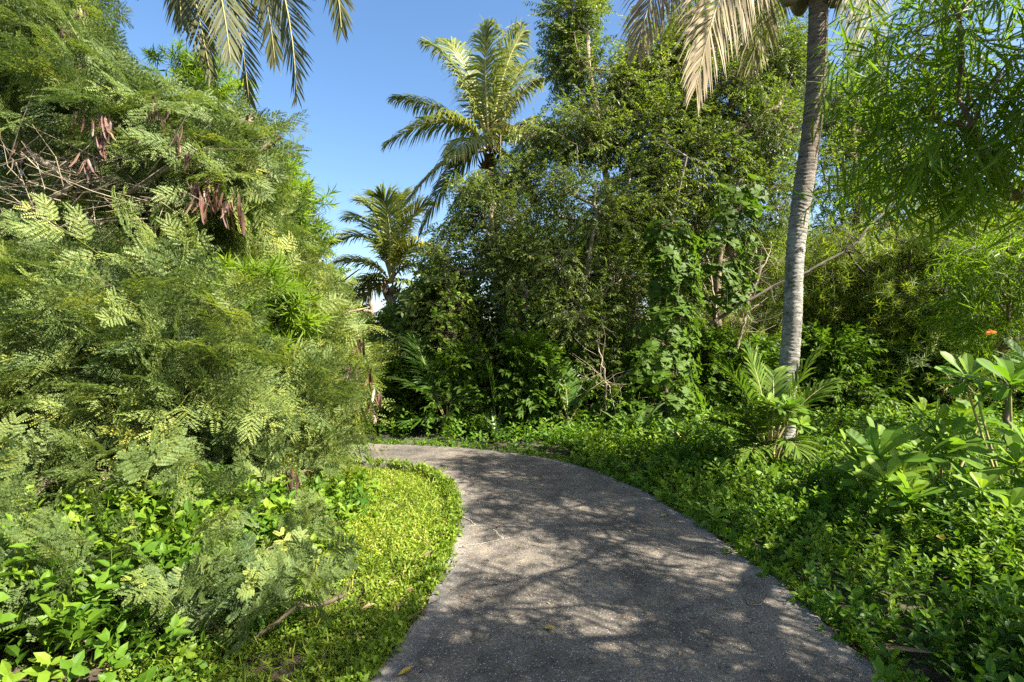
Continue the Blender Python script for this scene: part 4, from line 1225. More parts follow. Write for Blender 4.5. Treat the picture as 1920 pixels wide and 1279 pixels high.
# thicket behind everything: thin-stemmed trees, yellow-green in the sun beyond
rng = np.random.RandomState(650)
B0 = None
far_spots = [(1500, 17, 1.05, 'hazy thin-stemmed tree seen just left of the tall palm trunk'), (1600, 15, .95, 'thin-stemmed tree with lit leaves right of the tall palm trunk'), (1710, 16, 1.05, 'thin-stemmed tree glowing yellow-green behind the crooked stem'),
             (1830, 15, 1.0, 'thin-stemmed tree glowing behind the right edge naupaka'), (1390, 16, 1.1, 'thin-stemmed tree in the lit gap left of the trunk'), (1250, 16, 1.1, 'thin-stemmed tree deep behind the big-leaved climber'), (1120, 16.5, 1.1, 'thin-stemmed tree deep in the centre of the thicket'),
             (990, 16, 1.0, 'thin-stemmed tree behind the young palms of the verge'), (1950, 14, 1.0, 'thin-stemmed tree cut by the right side of the picture'), 
             (1700, 10.8, .80, 'thin-stemmed tree close behind the crooked stem'), (1830, 11.2, .85, 'thin-stemmed tree close behind the high naupaka rosette'), (1590, 11.5, .85, 'thin-stemmed tree close on the right side of the tall trunk'), (1930, 10.5, .9, 'thin-stemmed tree beside the orange flower, cut by the picture edge'),
             (1650, 21, 1.3, 'far tree closing the view behind the right thicket'), (1850, 21, 1.3, 'far tree closing the view at the right edge'), (1450, 22, 1.3, 'far tree closing the view behind the tall trunk'), (1300, 22, 1.3, 'far tree closing the view behind the climber'), (1150, 23, 1.3, 'far tree closing the view behind the central thicket'), (1000, 22, 1.2, 'far tree closing the view behind the verge')]
for i, (u, d, sc, lab) in enumerate(far_spots):
    x = (u - 960) / 960 * d
    if B0 is None:
        blobs = [((0, 0, 2.6), (1.3, 1.2, 1.2), 22), ((.5, .2, 3.7), (1.3, 1.2, 1.0), 22), ((-.5, -.1, 4.4), (1.2, 1.1, .8), 16), ((.1, 0, 1.2), (1.4, 1.3, .8), 16)]
        tr_ = [np.array([0, 0, -.1]), np.array([.1, 0, 1.2]), np.array([-.05, .1, 2.5]), np.array([.1, 0, 4.2])]
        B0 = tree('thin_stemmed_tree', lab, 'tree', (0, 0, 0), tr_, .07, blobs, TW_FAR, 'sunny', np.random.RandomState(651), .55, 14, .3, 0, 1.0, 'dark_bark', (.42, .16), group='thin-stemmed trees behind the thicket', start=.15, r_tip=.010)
        B0.location = (x, d, GZ); B0.scale = (sc,) * 3
    else:
        copy_thing(B0, (x, d, GZ), rng.uniform(0, TAU), sc * rng.uniform(.92, 1.08), lab)

# dark leafy undergrowth bushes below the canopy
B1 = None
bush_spots = [(760, 10.6, .9, 'dark leafy bush at the far left corner of the bend'), (800, 12, 1.3, 'dark leafy bush behind the long arching frond'), (900, 11, 1.15, 'dark leafy bush behind the upright young palm'), (1000, 10.5, 1.0, 'dark leafy bush between the young palms'),
              (1090, 10.8, 1.1, 'dark leafy bush behind the pale twin stem'), (1180, 10.5, 1.1, 'dark leafy bush left of the big-leaved climber'), (1300, 10.6, 1.1, 'dark leafy bush right of the big-leaved climber'), (1400, 10.2, 1.0, 'dark leafy bush behind the young palm at the trunk'),
              (1520, 12.5, .95, 'dark leafy bush right behind the trunk base'), (1640, 13.5, .95, 'dark leafy bush in the shade right of the trunk'), (1760, 13.8, .95, 'dark leafy bush behind the crooked stem'), (1880, 12.8, .95, 'dark leafy bush in shade at the right edge'), (2030, 11.5, 1.0, 'dark leafy bush just beyond the right edge'),
              (1570, 10.8, 1.15, 'dark leafy bush close behind the right of the trunk base'), (1680, 11.4, 1.25, 'dark leafy bush at the foot of the crooked stem'), (1790, 11.6, 1.25, 'dark leafy bush at the foot of the bending stem'), (1900, 10.4, 1.1, 'dark leafy bush below the orange flower'),
              (880, 9.7, .95, 'leafy bush in front of the dark hollow left of the verge lily'), (975, 9.5, 1.05, 'leafy bush standing forward between the middle young palms'), (1100, 9.6, .95, 'leafy bush standing forward at the pale twin stem'), (745, 9.9, .8, 'leafy bush under the heart-leaved creeper at the bend'), (1165, 9.3, .8, 'leafy bush standing forward just left of the big-leaved climber'),
              (700, 12.5, 1.2, 'dark leafy bush where the path goes out of sight')]
for i, (u, d, sc, lab) in enumerate(bush_spots):
    x = (u - 960) / 960 * d
    if B1 is None:
        blobs = [((0, 0, .55), (.75, .7, .5), 20), ((.2, .1, 1.05), (.6, .55, .45), 14)]
        B1 = tree('leafy_bush', lab, 'bush', (0, 0, 0), [np.array([0, 0, -.1]), np.array([.02, 0, .4]), np.array([.05, 0, .9])], .035, blobs, TBROAD, 'vine', np.random.RandomState(661), .3, 26, .2, .2, .95, 'dark_bark', (.30, .16), group='leafy bushes under the trees', start=.1)
        B1.location = (x, d, GZ); B1.scale = (sc,) * 3
    else:
        copy_thing(B1, (x, d, GZ), rng.uniform(0, TAU), sc, lab)

# ------------------------------------------------------------------ climbers with big leaves


def climber(label, line, r, n, rng, size=1.0, tm=TV, ti=(.42, .14), name='climbing_vine'):
    pts = np.array(px_line(*line))
    root = thing(name, (pts[0][0], pts[0][1], max(GZ, pts[0][2])), label, 'climbing plant', 'big-leaved climbers')
    q = np.linspace(0, len(pts) - 1, n); c = np.stack([np.interp(q, range(len(pts)), pts[:, i]) for i in range(3)], 1)
    rr = np.interp(q, range(len(pts)), r)
    a = rng.uniform(math.pi * .85, TAU * 1.07, n)
    rad = rr * rng.uniform(.3, 1, n) ** .6
    o = np.stack([np.cos(a), np.sin(a) * .7, np.zeros(n)], 1)
    p = c + o * rad[:, None]; p[:, 2] += rng.normal(0, .12, n)
    d = norm(o * .55 + np.array([0, 0, -.8]) + rng.normal(0, .3, (n, 3)))
    up = norm(o + np.array([.35, -.35, .7]) + rng.normal(0, .35, (n, 3)))
    mb = MB(); which = rng.randint(0, len(tm), n)
    for k, t in enumerate(tm):
        w = which == k
        v, f, tt = inst(t, frames(d[w], up[w]), p[w], size * rng.uniform(.55, 1.15, w.sum()), ti[0] + rng.normal(0, ti[1], w.sum())); mb.add(v, f, tt)
    mb.build('leaves', M['vine'], root)
    s = MB()
    v, f = tube(np.stack([np.interp(np.linspace(0, len(pts) - 1, 14), range(len(pts)), pts[:, i]) for i in range(3)], 1) + rng.normal(0, .03, (14, 3)), .05, 6); s.add(v, f)
    v, f = twigs(c[::2], p[::2] + [0, 0, .05], .006, .004, rng=rng); s.add(v, f)
    k = max(6, n // 12); A = c[rng.randint(0, n, k)] + rng.normal(0, .15, (k, 3)); v, f = twigs(A, A + np.stack([rng.normal(0, .15, k), rng.normal(0, .1, k), -rng.uniform(.4, 1.4, k)], 1), .005, .003, rng=rng); s.add(v, f)
    s.build('stem', M['twig'], root, smooth=True)
    return root


rng = np.random.RandomState(700)
climber('big slit-leaved climber wrapping the trunk in the middle of the thicket', [(1250, 790, 8.9), (1245, 700, 8.9), (1255, 620, 9.1), (1270, 540, 9.2), (1262, 470, 9.3), (1255, 420, 9.4)], [.72, .68, .48, .40, .45, .35], 330, rng, 1.0)
climber('big-leaved climber half way up the dark stem left of the tall trunk', [(1370, 560, 9.7), (1365, 480, 9.7), (1375, 400, 9.8), (1385, 340, 9.9)], [.30, .42, .45, .35], 110, rng, 1.15, ti=(.30, .14))
climber('heart-leaved creeper hanging from the short palm at the path end', [(735, 800, 10.8), (735, 730, 10.9), (735, 660, 11), (738, 600, 11.2), (740, 575, 11.3)], [.65, .55, .50, .42, .3], 330, rng, .55, TV_H, (.48, .15))
climber('pale green creeper draped over the bushes above the long arching frond', [(860, 700, 9.6), (850, 640, 9.7), (840, 590, 9.8), (860, 560, 9.9)], [.45, .55, .5, .3], 260, rng, .42, TV_H, (.75, .15))
climber('small-leaved creeper curtain hanging in the middle of the dark thicket', [(1010, 720, 9.5), (1000, 650, 9.6), (985, 590, 9.7), (990, 540, 9.8)], [.4, .5, .45, .3], 240, rng, .36, TV_H, (.55, .16))
climber('low slit-leaved creeper sprawling over the far verge', [(1000, 800, 9.2), (1060, 790, 9.3), (1110, 760, 9.4), (1160, 780, 9.1)], [.35, .45, .45, .4], 110, rng, .75, ti=(.35, .13))
climber('wide-leaved creeper in the shade at the right edge', [(1830, 640, 10.5), (1845, 560, 10.5), (1870, 500, 10.5), (1900, 470, 10.5)], [.4, .5, .5, .4], 80, rng, 1.2, ti=(.35, .14))
climber('heart-leaved creeper smothering the bushes left of the bend', [(640, 770, 9.2), (640, 700, 9.4), (630, 600, 10), (620, 530, 10.6), (600, 490, 11)], [.4, .5, .5, .5, .4], 260, rng, .5, TV_H, (.6, .15))

# ------------------------------------------------------------------ feathery-leaved trees and bushes on the left
rng = np.random.RandomState(720)


def feather(label, u, d, mids, r0, blobs, seed, near=True, per=9, clump=.36, scale=1.0, tint=(.34, .13), pods=(), pod_size=.20, cat='tree', name='feathery_tree', **k):
    b = ground_base(u, d)
    rg = np.random.RandomState(seed)
    per = max(2, int(per * .45)) if near != 2 else per
    root = tree(name, label, cat, b, [b] + px_line(*mids), r0, px_blobs(blobs, .85, .5 * scale), TF_CLOSE if near == 2 else TF_NEAR if near else TF_FAR, 'leucaena', rg, clump, per, .25, .1, scale, 'twig', tint, group='feathery-leaved trees and bushes on the left', sky=2, tip=.75, wild=.55, stray=0 if near == 2 else 10, flat=.75, r_tip=.007, twig_r=.0045, shell=.35, **k)
    add_pods(root, px_line(*[(a, b_, c_ - .32) for a, b_, c_ in pods]), rg, pod_size)
    return root


feather('tall feathery tree in the top left corner with pods among its leaves', 60, 6.6, [(70, 640, 6.5), (100, 480, 6.3), (140, 380, 6.2), (150, 200, 6.2), (120, 60, 6.2)], .10,
        [(60, 40, 6.2, 95, 22), (150, 30, 6.4, 60, 12), (150, 130, 6.0, 90, 20), (20, 150, 6.0, 90, 20), (60, 260, 5.9, 90, 16), (-80, 60, 6.2, 110, 18), (200, 95, 6.2, 40, 6), (-60, 230, 6.2, 90, 12)], 721, per=10,
        pods=[(128, 60, 5.7), (140, 115, 5.6), (148, 20, 5.8), (30, 270, 5.4)])
spread_tree = feather('spreading feathery tree reaching out against the sky with hanging brown pods', 90, 6.0, [(100, 600, 5.9), (130, 400, 5.8), (240, 340, 5.6), (350, 290, 5.5)], .08,
        [(300, 200, 5.6, 75, 18), (390, 230, 5.5, 70, 16), (470, 225, 5.5, 50, 10), (520, 260, 5.5, 40, 7), (250, 150, 5.7, 55, 12), (210, 230, 5.5, 70, 14), (440, 300, 5.5, 75, 16), (350, 330, 5.6, 70, 12), (400, 390, 5.6, 60, 8), (500, 320, 5.5, 35, 5)], 722, per=10,
        pods=[(150, 215, 5.0), (190, 225, 5.0), (205, 232, 5.0), (165, 300, 5.0), (195, 250, 5.05), (290, 195, 5.1), (310, 205, 5.1), (255, 240, 5.1), (335, 245, 5.1), (360, 290, 5.1), (385, 370, 5.0), (410, 365, 5.0), (425, 385, 5.05), (370, 350, 5.1), (440, 370, 5.1), (395, 340, 5.2)])
rg = np.random.RandomState(745)
k = 260; u, v, d = rg.uniform(-20, 330, k), rg.uniform(285, 440, k), rg.uniform(4.7, 5.4, k)
A = np.stack([P(*q) for q in zip(u, v, d)]); B = A + norm(rg.normal(0, 1, (k, 3)) * [1, .4, .6] + [.5, 0, .1]) * rg.uniform(.15, .9, (k, 1))
mb = MB(); a_, f_ = twigs(A, B, .007, .002, rng=rg); mb.add(a_, f_)
for ln in ([(0, 470, 5.2), (60, 440, 5.2), (100, 425, 5.2)], [(70, 640, 5.4), (110, 500, 5.3), (135, 400, 5.2), (150, 350, 5.2)], [(130, 410, 5.2), (230, 370, 5.1), (320, 315, 5.0), (360, 285, 5.0)], [(50, 280, 5.2), (110, 330, 5.1), (170, 350, 5.1)], [(180, 340, 5.2), (260, 335, 5.2), (350, 290, 5.2)], [(40, 410, 5), (110, 365, 4.9), (150, 340, 4.9)]):
    q_ = np.linspace(0, len(ln) - 1, 14); pp = np.array(px_line(*ln)); pp = np.stack([np.interp(q_, range(len(ln)), pp[:, i]) for i in range(3)], 1); pp[1:-1] += rg.normal(0, .015, (12, 3))
    a_, f_ = tube(pp, np.linspace(.035, .015, 14), 7, rng=rg, rough=.06); mb.add(a_, f_)
mb.build('bare_branches', M['pale_twig'], spread_tree, smooth=True)
feather('feathery tree in the middle of the left bank with dense grey-green sprays', 200, 6.8, [(205, 650, 6.6), (215, 560, 6.5), (230, 480, 6.4)], .06,
        [(180, 440, 6.2, 90, 16), (290, 450, 6.0, 80, 20), (90, 480, 6.0, 90, 18), (380, 480, 6.2, 80, 18), (480, 470, 6.5, 75, 16), (240, 540, 5.8, 80, 18), (350, 570, 6.0, 75, 14), (560, 490, 7, 55, 12), (10, 400, 6.2, 70, 10)], 723, tint=(.38, .13))
feather('feathery bush with yellow-tipped sprays across the left edge', 40, 5.0, [(60, 760, 4.9), (80, 680, 4.8), (90, 620, 4.8)], .045,
        [(60, 560, 5.0, 85, 20), (140, 580, 4.8, 80, 20), (20, 650, 4.7, 85, 20), (110, 690, 4.5, 85, 20), (220, 640, 4.6, 85, 22), (290, 690, 4.5, 70, 16), (-60, 600, 4.9, 80, 10)], 724, clump=.28)
feather('feathery bush with a bare stem showing below its sprays', 165, 4.7, [(165, 780, 4.6), (170, 740, 4.55), (180, 700, 4.5)], .03,
        [(60, 780, 4.3, 85, 20), (150, 740, 4.5, 50, 6), (0, 800, 4.2, 60, 9), (100, 800, 4.2, 55, 8), (300, 740, 4.4, 75, 15), (390, 710, 4.6, 70, 13), (210, 800, 4.2, 45, 6), (320, 800, 4.3, 45, 6)], 725, clump=.25)
feather('feathery bush leaning over the lawn with sunny yellow tips', 520, 5.6, [(520, 780, 5.5), (525, 730, 5.4), (540, 690, 5.4)], .035,
        [(470, 680, 5.5, 70, 12), (560, 640, 6.0, 70, 16), (610, 620, 6.5, 60, 14), (560, 760, 5.3, 75, 18), (590, 780, 5.5, 45, 8), (500, 770, 5.2, 50, 8), (430, 750, 5.0, 55, 9), (640, 740, 6.0, 35, 6), (620, 690, 6.2, 55, 12), (630, 800, 5.9, 35, 6)], 726, clump=.28, tint=(.46, .14), pod_size=.15,
        pods=[(675, 640, 6.0), (668, 690, 5.9), (690, 705, 5.9), (705, 735, 5.9), (700, 760, 5.9), (672, 765, 5.9), (652, 690, 5.8), (540, 885, 4.7)])
feather('feathery bush at the end of the left bank where the path turns', 640, 7.6, [(640, 700, 7.6), (640, 600, 7.6), (630, 540, 7.7)], .05,
        [(600, 500, 7.8, 50, 12), (650, 560, 7.6, 50, 12), (590, 580, 7.4, 60, 14), (650, 640, 7.2, 45, 10), (540, 540, 7.6, 60, 14), (660, 700, 7.0, 35, 8), (640, 800, 6.6, 45, 10)], 727, near=False, tint=(.56, .13))
feather('low feathery sprays lying over the creeper in the lower left corner', 90, 3.6, [(100, 1100, 3.4), (110, 1060, 3.3), (130, 1030, 3.3)], .02,
        [(80, 900, 3.7, 50, 6), (200, 890, 3.8, 50, 6), (40, 1130, 2.9, 50, 5), (30, 1230, 2.7, 50, 4), (250, 1080, 3.1, 40, 4), (340, 1060, 3.2, 35, 4), (140, 1200, 2.8, 35, 3), (20, 1000, 3.3, 40, 4), (270, 970, 3.5, 35, 3)], 728, near=2, clump=.18, per=3, cat='bush', name='feathery_bush', scale=.72)
feather('low feathery bush in front of the sunlit creeper', 400, 3.7, [(400, 1060, 3.6), (405, 1040, 3.6), (410, 1020, 3.6)], .012,
        [(380, 1020, 3.5, 35, 4), (500, 1050, 3.5, 35, 4), (330, 920, 3.9, 45, 5), (470, 890, 4.4, 45, 5), (560, 880, 4.8, 45, 6), (600, 950, 4.4, 35, 4), (420, 930, 4.0, 40, 5), (550, 980, 4.0, 35, 4), (610, 850, 5.2, 40, 5)], 729, near=2, clump=.14, per=2, cat='bush', name='feathery_bush', scale=.55, tint=(.34, .12))
feather('shaded feathery sprays low at the edge of the lawn in the foreground', 420, 2.85, [(420, 1240, 2.8), (425, 1220, 2.8)], .015,
        [(470, 1180, 2.85, 40, 4), (560, 1190, 2.8, 35, 4), (370, 1220, 2.75, 40, 4), (640, 1180, 2.9, 25, 2)], 730, near=2, clump=.12, per=3, cat='bush', name='feathery_bush', scale=.55)
# background bulk so that the left bank is closed behind
for u, d, r, n, lab, sd in ((330, 9, 130, 26, 'shadowy feathery tree closing the gap behind the left bank', 731), (120, 9.5, 150, 28, 'shadowy feathery tree behind the top left corner', 732)):
    feather(lab, u, d, [(u, 600, d), (u + 10, 500, d), (u, 420, d)], .08, [(u, 330, d, r * .8, n), (u + 60, 470, d, r, n), (u - 80, 480, d, r, n), (u + 20, 620, d, r, n), (u + 130, 640, d, r * .8, n)], sd, near=False, per=8, clump=.5, scale=1.25)

# ------------------------------------------------------------------ narrow-leaved oleanders
rng = np.random.RandomState(760)


def oleander(label, u, d, mids, r0, blobs, seed, tm=TW_L, per=8, clump=.22, scale=1.25, tint=(.5, .13), **k):
    b = ground_base(u, d); rg = np.random.RandomState(seed)
    return tree('oleander', label, 'shrub', b, [b] + px_line(*mids), r0, px_blobs(blobs, .85, .15), tm, 'oleander', rg, clump, per, .5, 0, scale, 'twig', tint, group='narrow-leaved oleanders', r_tip=.006, flat=.6, **k)


oleander('narrow-leaved shrub poking bright leaf tufts out of the left bank', 450, 5.3, [(450, 720, 5.3), (445, 650, 5.2), (440, 600, 5.2)], .025,
         [(430, 570, 5.0, 45, 8), (480, 560, 5.0, 40, 7), (520, 600, 5.1, 40, 7), (430, 640, 4.9, 35, 6), (540, 625, 5.2, 25, 4), (470, 690, 5.0, 25, 4)], 761)
oleander('tall narrow-leaved shrub showing beyond the pods against the sky', 500, 7.6, [(500, 640, 7.6), (505, 520, 7.6), (515, 430, 7.6)], .05,
         [(500, 370, 7.4, 50, 10), (540, 390, 7.4, 45, 9), (480, 430, 7.2, 50, 10), (545, 440, 7.6, 45, 8), (575, 445, 7.6, 20, 3), (450, 380, 7.4, 40, 7), (505, 310, 7.7, 30, 4), (380, 160, 8.5, 45, 7), (330, 140, 8.5, 35, 5), (400, 190, 8, 40, 5)], 762, per=8, clump=.3, scale=1.5)

# big bright long-leaved tree over the right side: its canopy also dapples the path
b = np.array([6.4, 3.6, GZ])
rg = np.random.RandomState(770)
near_blobs = px_blobs([(1850, 40, 4.2, 140, 22), (1775, 120, 4.6, 80, 11), (1880, 200, 4.2, 120, 16), (1770, 250, 4.8, 90, 12), (1720, 330, 5.6, 80, 11), (1850, 320, 4.8, 100, 13), (1730, 80, 5.2, 50, 5), (1890, 410, 5.2, 90, 10), (1690, 230, 5.8, 50, 5), (1680, 400, 6.2, 60, 7), (1790, 420, 6, 70, 8)])
near_blobs += [((5.0, 3.4, 5.0), (1.5, 1.5, 1.1), 50), ((5.2, 1.8, 4.4), (1.5, 1.4, 1.2), 50), ((6.4, 2.6, 4.2), (1.5, 1.5, 1.4), 40), ((5.0, .4, 4.2), (1.6, 1.4, 1.2), 50), ((4.4, 2.4, 3.4), (.9, .9, .7), 22), ((6.6, 4.6, 4.6), (1.2, 1.4, 1.2), 30), ((3.6, 1.1, 3.5), (1.0, .9, .6), 40), ((4.6, -1.0, 4.0), (1.5, 1.2, 1.0), 60), ((4.0, .3, 3.6), (1.2, 1.0, .7), 40), ((4.4, 2.6, 4.4), (1.2, 1.0, .7), 40), ((5.0, 3.6, 5.6), (1.2, 1.0, .7), 30), ((2.9, 1.2, 4.2), (1.0, .8, .5), 36), ((2.0, 1.0, 4.6), (.9, .7, .4), 26), ((.5, -1.6, 6.0), (2.6, 1.7, .7), 70), ((3.2, .2, 6.3), (2.0, 1.4, .7), 50), ((-2.4, -1.6, 6.2), (1.8, 1.7, .7), 40), ((2.5, -3.5, 5.0), (2.5, 1.6, 1.2), 60)]  # high clumps above and behind the camera are added, out of view, to cut skylight
near = tree('long_leaved_tree', 'bright long-leaved tree filling the upper right corner', 'tree', b, [b, b + [-.1, 0, 1.2], b + [-.4, -.1, 2.4], b + [-.9, -.2, 3.6]], .12, near_blobs, TW_BIG, 'oleander', rg, .42, 7, -.1, .5, .85, 'twig', (.50, .16), keep=sun_gap, r_tip=.0045, start=.4, flat=.6)
rg = np.random.RandomState(780)
b = ground_base(1890, 7.2)
ol = tree('long_leaved_tree', 'long-leaved shrub with an orange trumpet flower at the right edge', 'shrub', b, [b, b + [0, 0, .8], b + [-.1, 0, 1.6]], .05,
          px_blobs([(1890, 540, 7.2, 70, 14), (1900, 620, 7, 60, 10), (1860, 590, 7.4, 45, 7), (1930, 480, 7.2, 60, 8), (1880, 450, 7.6, 60, 8)]), TW_BIG, 'oleander', rg, .3, 8, .2, .3, .8, 'twig', (.40, .14))
fl = P(1855, 618, 6.6)
mb = MB()
for k in range(5):
    a = k * TAU / 5
    lf = leaf(.085, [(0, .008), (.4, .018), (.75, .034), (1, .012)], .1, -.25)
    v, f, t = place(lf, fl, (math.cos(a) * .55, math.sin(a) * .55 - .3, -.75), (math.cos(a), math.sin(a), .3), 1, .4 + .1 * k); mb.add(v, f, t)
mb.build('flower', M['orange'], ol)

# ------------------------------------------------------------------ naupaka bushes, right foreground


def naupaka(label, heads, base, seed):
    rg = np.random.RandomState(seed)
    b = np.array(base, float)
    root = thing('naupaka_bush', b, label, 'shrub', 'paddle-leaved naupaka bushes')
    st_ = MB()
    for u, v, d, s in heads:
        c = P(u, v, d)
        ax = norm(np.array([rg.normal(0, .25), -.28 + rg.normal(0, .2), 1.0]))
        mb = MB(); vv, f, t = inst(TR[rg.randint(4)], frames(ax[None], rg.normal(0, 1, (1, 3))), c[None], s * 1.6, .45 + rg.normal(0, .10)); mb.add(vv, f, t)
        mb.build('leaf_rosette', M['naupaka'], root)
        m = (b + c) / 2 + [0, 0, -.12]
        tt = np.linspace(0, 1, 8)[:, None]
        vv, f = tube((1 - tt) ** 2 * b + 2 * tt * (1 - tt) * m + tt ** 2 * (c - ax * .05), np.linspace(.016, .009, 8), 6); st_.add(vv, f)
    st_.build('stems', M['rachis'], root, smooth=True)
    return root


naupaka('naupaka bush with broad shining rosettes nearest the long log', [(1650, 870, 4.6, 1.15), (1610, 880, 4.8, .8), (1690, 895, 4.5, .8), (1640, 830, 5.0, .75), (1705, 945, 4.0, .9), (1590, 850, 5.0, .7), (1660, 910, 4.2, .8), (1620, 905, 4.5, .7)], (3.35, 4.55, GZ), 801)
naupaka('naupaka bush with three crowded pale rosettes behind the nearest one', [(1745, 800, 5.2, 1.0), (1800, 795, 5.3, .9), (1770, 855, 4.8, 1.0), (1730, 780, 5.6, .8), (1835, 790, 5.4, .8), (1775, 830, 4.9, .85), (1740, 860, 4.7, .8), (1810, 845, 4.9, .7)], (4.35, 5.2, GZ), 802)
naupaka('naupaka bush with a high rosette standing clear at the right edge', [(1895, 728, 4.6, 1.1), (1815, 718, 5.0, 1.0), (1840, 745, 4.9, .7), (1935, 690, 4.9, 1.0)], (4.6, 4.7, GZ), 803)
naupaka('naupaka bush half cut off by the right edge below the others', [(1905, 880, 4.0, .9), (1925, 850, 4.1, .9), (1840, 925, 3.8, .55), (1890, 960, 3.7, .6), (1950, 930, 3.8, .9)], (3.9, 3.9, GZ), 804)
naupaka('small naupaka sprig growing through the young palm', [(1480, 770, 6.0, .65), (1440, 765, 6.1, .6), (1500, 800, 6.0, .5)], (3.15, 6.1, GZ), 805)
naupaka('small naupaka sprig on the bank left of the young palm', [(1345, 815, 7.0, .7), (1320, 800, 7.2, .6), (1360, 835, 6.8, .6), (1265, 800, 7.6, .5)], (2.7, 7.0, GZ), 806)
naupaka('tiny naupaka seedlings low beside the curve of the path', [(1350, 885, 5.9, .6), (1448, 905, 5.4, .6), (1340, 975, 4.4, .45)], (2.4, 5.4, GZ), 807)

# ------------------------------------------------------------------ loose things on the ground
rng = np.random.RandomState(820)


def log(name, label, cat, pts, r0, r1, mat, sides=8, twigs_=()):
    q = np.linspace(0, len(pts) - 1, 18); pts = np.array(pts, float)
    c = np.stack([np.interp(q, range(len(pts)), pts[:, i]) for i in range(3)], 1); c[1:-1] += rng.normal(0, r0 * .35, (16, 3))
    mb = MB(); v, f = tube(c, np.linspace(r0, r1, 18), sides, cap=True, rng=rng, rough=.08); mb.add(v, f)
    for a, b_ in twigs_:
        v, f = tube([a, (np.array(a) + b_) / 2 + .01, b_], [r1 * .8, r1 * .6, r1 * .4], 5); mb.add(v, f)
    return tag(mb.build(name, M[mat], smooth=True), label, cat)


log('fallen_frond_stalk', 'dry split frond stalk lying on the bank right of the palm foot', 'branch', [P(1495, 880, 5.9), P(1525, 888, 5.8), P(1555, 897, 5.7)], .045, .025, 'pale_twig')
log('dead_frond_base', 'pale dead frond base curled at the foot of the tall trunk', 'branch', [P(1452, 815, 6.6), P(1462, 845, 6.5), P(1478, 870, 6.4)], .05, .03, 'pale_twig')
log('fallen_branch', 'bare crooked branch lying on the creeper in the lower left', 'branch', [P(155, 1200, 2.72), P(195, 1222, 2.7), P(235, 1238, 2.68), P(262, 1242, 2.68), P(300, 1238, 2.7), P(332, 1230, 2.72)], .010, .006, 'pale_twig', 6, [(P(258, 1242, 2.68), P(256, 1262, 2.66))])
log('fallen_twig', 'short pale twig standing among the creeper in the lower left', 'branch', [P(276, 1176, 2.9), P(288, 1192, 2.88), P(297, 1204, 2.86)], .007, .005, 'pale_twig', 6)
log('dry_stick', 'thin grey stick on the litter at the lower right', 'branch', [P(1755, 1222, 2.75), P(1800, 1216, 2.8), P(1850, 1215, 2.85), P(1895, 1222, 2.85)], .007, .004, 'pale_twig', 6)
log('dry_tendril', 'curled pale tendril lying on the right of the path', 'twig', [G(1398, 1122), G(1402, 1134), G(1412, 1137), G(1425, 1136), G(1433, 1130), G(1431, 1126)] + np.array([0, 0, .006]), .0035, .0025, 'pale_twig', 6)


def fallen(u, v, label, mat='yellow', L=.09, ang=0.0, lift=.008, W=.016):
    g = G(u, v) + [0, 0, lift]
    lf = leaf(L, [(0, 0), (.15, W * .4), (.4, W), (.7, W * .8), (1, 0)], .35, -.15)
    mb = MB(); v_, f, t = place(lf, g, (math.cos(ang), math.sin(ang), .05), (0, 0, 1), 1, .5); mb.add(v_, f, t)
    return tag(mb.build('fallen_leaf', M[mat]), label, 'leaf', 'fallen leaves')


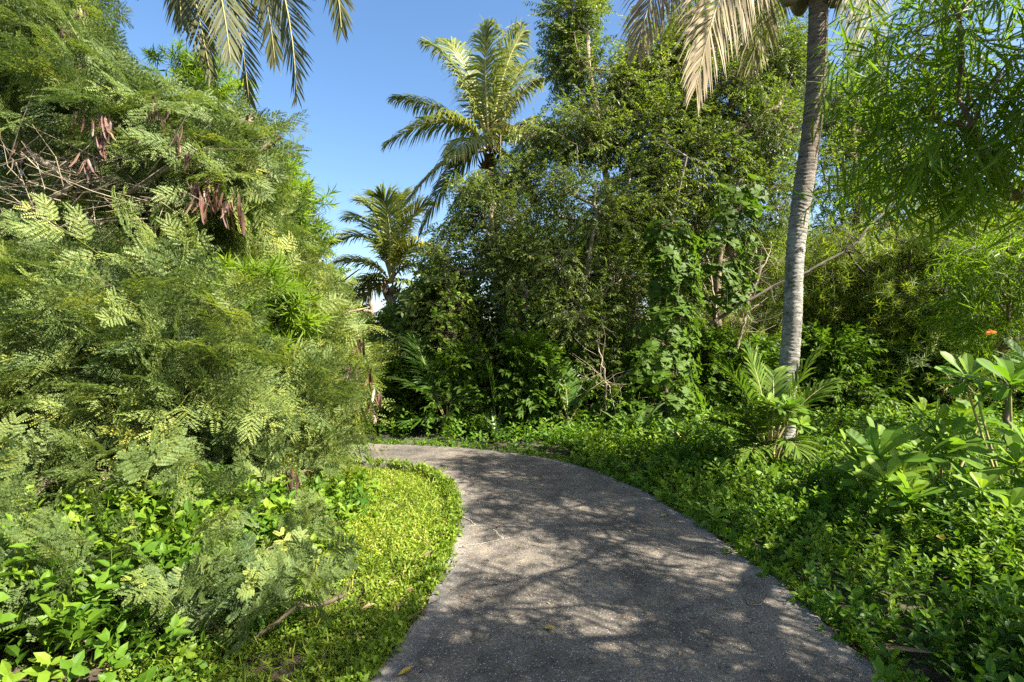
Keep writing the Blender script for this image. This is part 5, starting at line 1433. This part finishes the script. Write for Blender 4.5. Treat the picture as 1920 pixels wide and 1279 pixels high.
fallen(1018, 1180, 'yellow fallen leaf alone in the shaded middle of the path', ang=-.3, L=.07)
fallen(745, 1270, 'yellow fallen leaf on the pale path edge at the bottom', ang=.6, L=.08)
fallen(1180, 895, 'rusty fallen leaf at the right edge of the bend', 'dead', .12, .2, .03)
fallen(1240, 970, 'small yellow fallen leaf on the sunlit curve of the path', ang=.5, L=.05)
fallen(930, 990, 'tiny straw fallen leaf by the pale cracks', 'dead', .05, .2)
fallen(788, 1150, 'long straw leaf on the left path edge in shade', 'dead', .13, .5, .03, .008)
fallen(762, 1172, 'long dry leaf poking from the lawn onto the path edge', 'dead', .14, .7, .03, .008)
fallen(725, 918, 'pale dry leaf lying on the sunny lawn near the bend', 'dead', .10, .1, .06)
fallen(790, 1060, 'brown curled leaf on the sunny lawn beside the path', 'dead', .10, .7, .06)
fallen(1655, 1225, 'grey strip of dead leaf on the litter at the lower right', 'dead', .22, -.7, .04, .022)
fallen(1768, 1118, 'round yellow leaf among the creeper at the lower right', 'yellow', .06, 1.2, .35, .025)

# ------------------------------------------------------------------ light, sky, camera
w = bpy.data.worlds.new('World'); scene.world = w; w.use_nodes = True
nt = w.node_tree; bg = nt.nodes['Background']
sky = nt.nodes.new('ShaderNodeTexSky'); sky.sky_type = 'NISHITA'; sky.sun_disc = False
sky.sun_elevation = SUN_EL; sky.sun_rotation = SUN_AZ
sky.air_density = 1.0; sky.dust_density = 2.0; sky.ozone_density = 1.0
hs = nt.nodes.new('ShaderNodeHueSaturation'); hs.inputs['Saturation'].default_value = 1.22
nt.links.new(sky.outputs[0], hs.inputs['Color']); nt.links.new(hs.outputs[0], bg.inputs[0]); bg.inputs[1].default_value = .070
sl = bpy.data.lights.new('sun', 'SUN'); sl.energy = 5.0; sl.angle = math.radians(.42); sl.color = (1, .94, .83)
so = bpy.data.objects.new('sun', sl); COL.objects.link(so)
so.rotation_euler = (math.pi / 2 - SUN_EL, 0, math.pi - SUN_AZ)

cam = bpy.data.cameras.new('camera'); cam.lens = 18; cam.sensor_width = 36; cam.clip_end = 2000; cam.clip_start = .05
co = bpy.data.objects.new('camera', cam); COL.objects.link(co)
co.location = (0, 0, CAM_H); co.rotation_euler = (math.pi / 2, 0, 0)
scene.camera = co

scene.view_settings.view_transform = 'Standard'; scene.view_settings.look = 'None'
scene.view_settings.exposure = 2.08; scene.view_settings.gamma = 1
scene.cycles.max_bounces = 12; scene.cycles.diffuse_bounces = 6; scene.cycles.glossy_bounces = 2; scene.cycles.transmission_bounces = 8
scene.cycles.use_denoising = False
scene.cycles.sample_clamp_indirect = 6
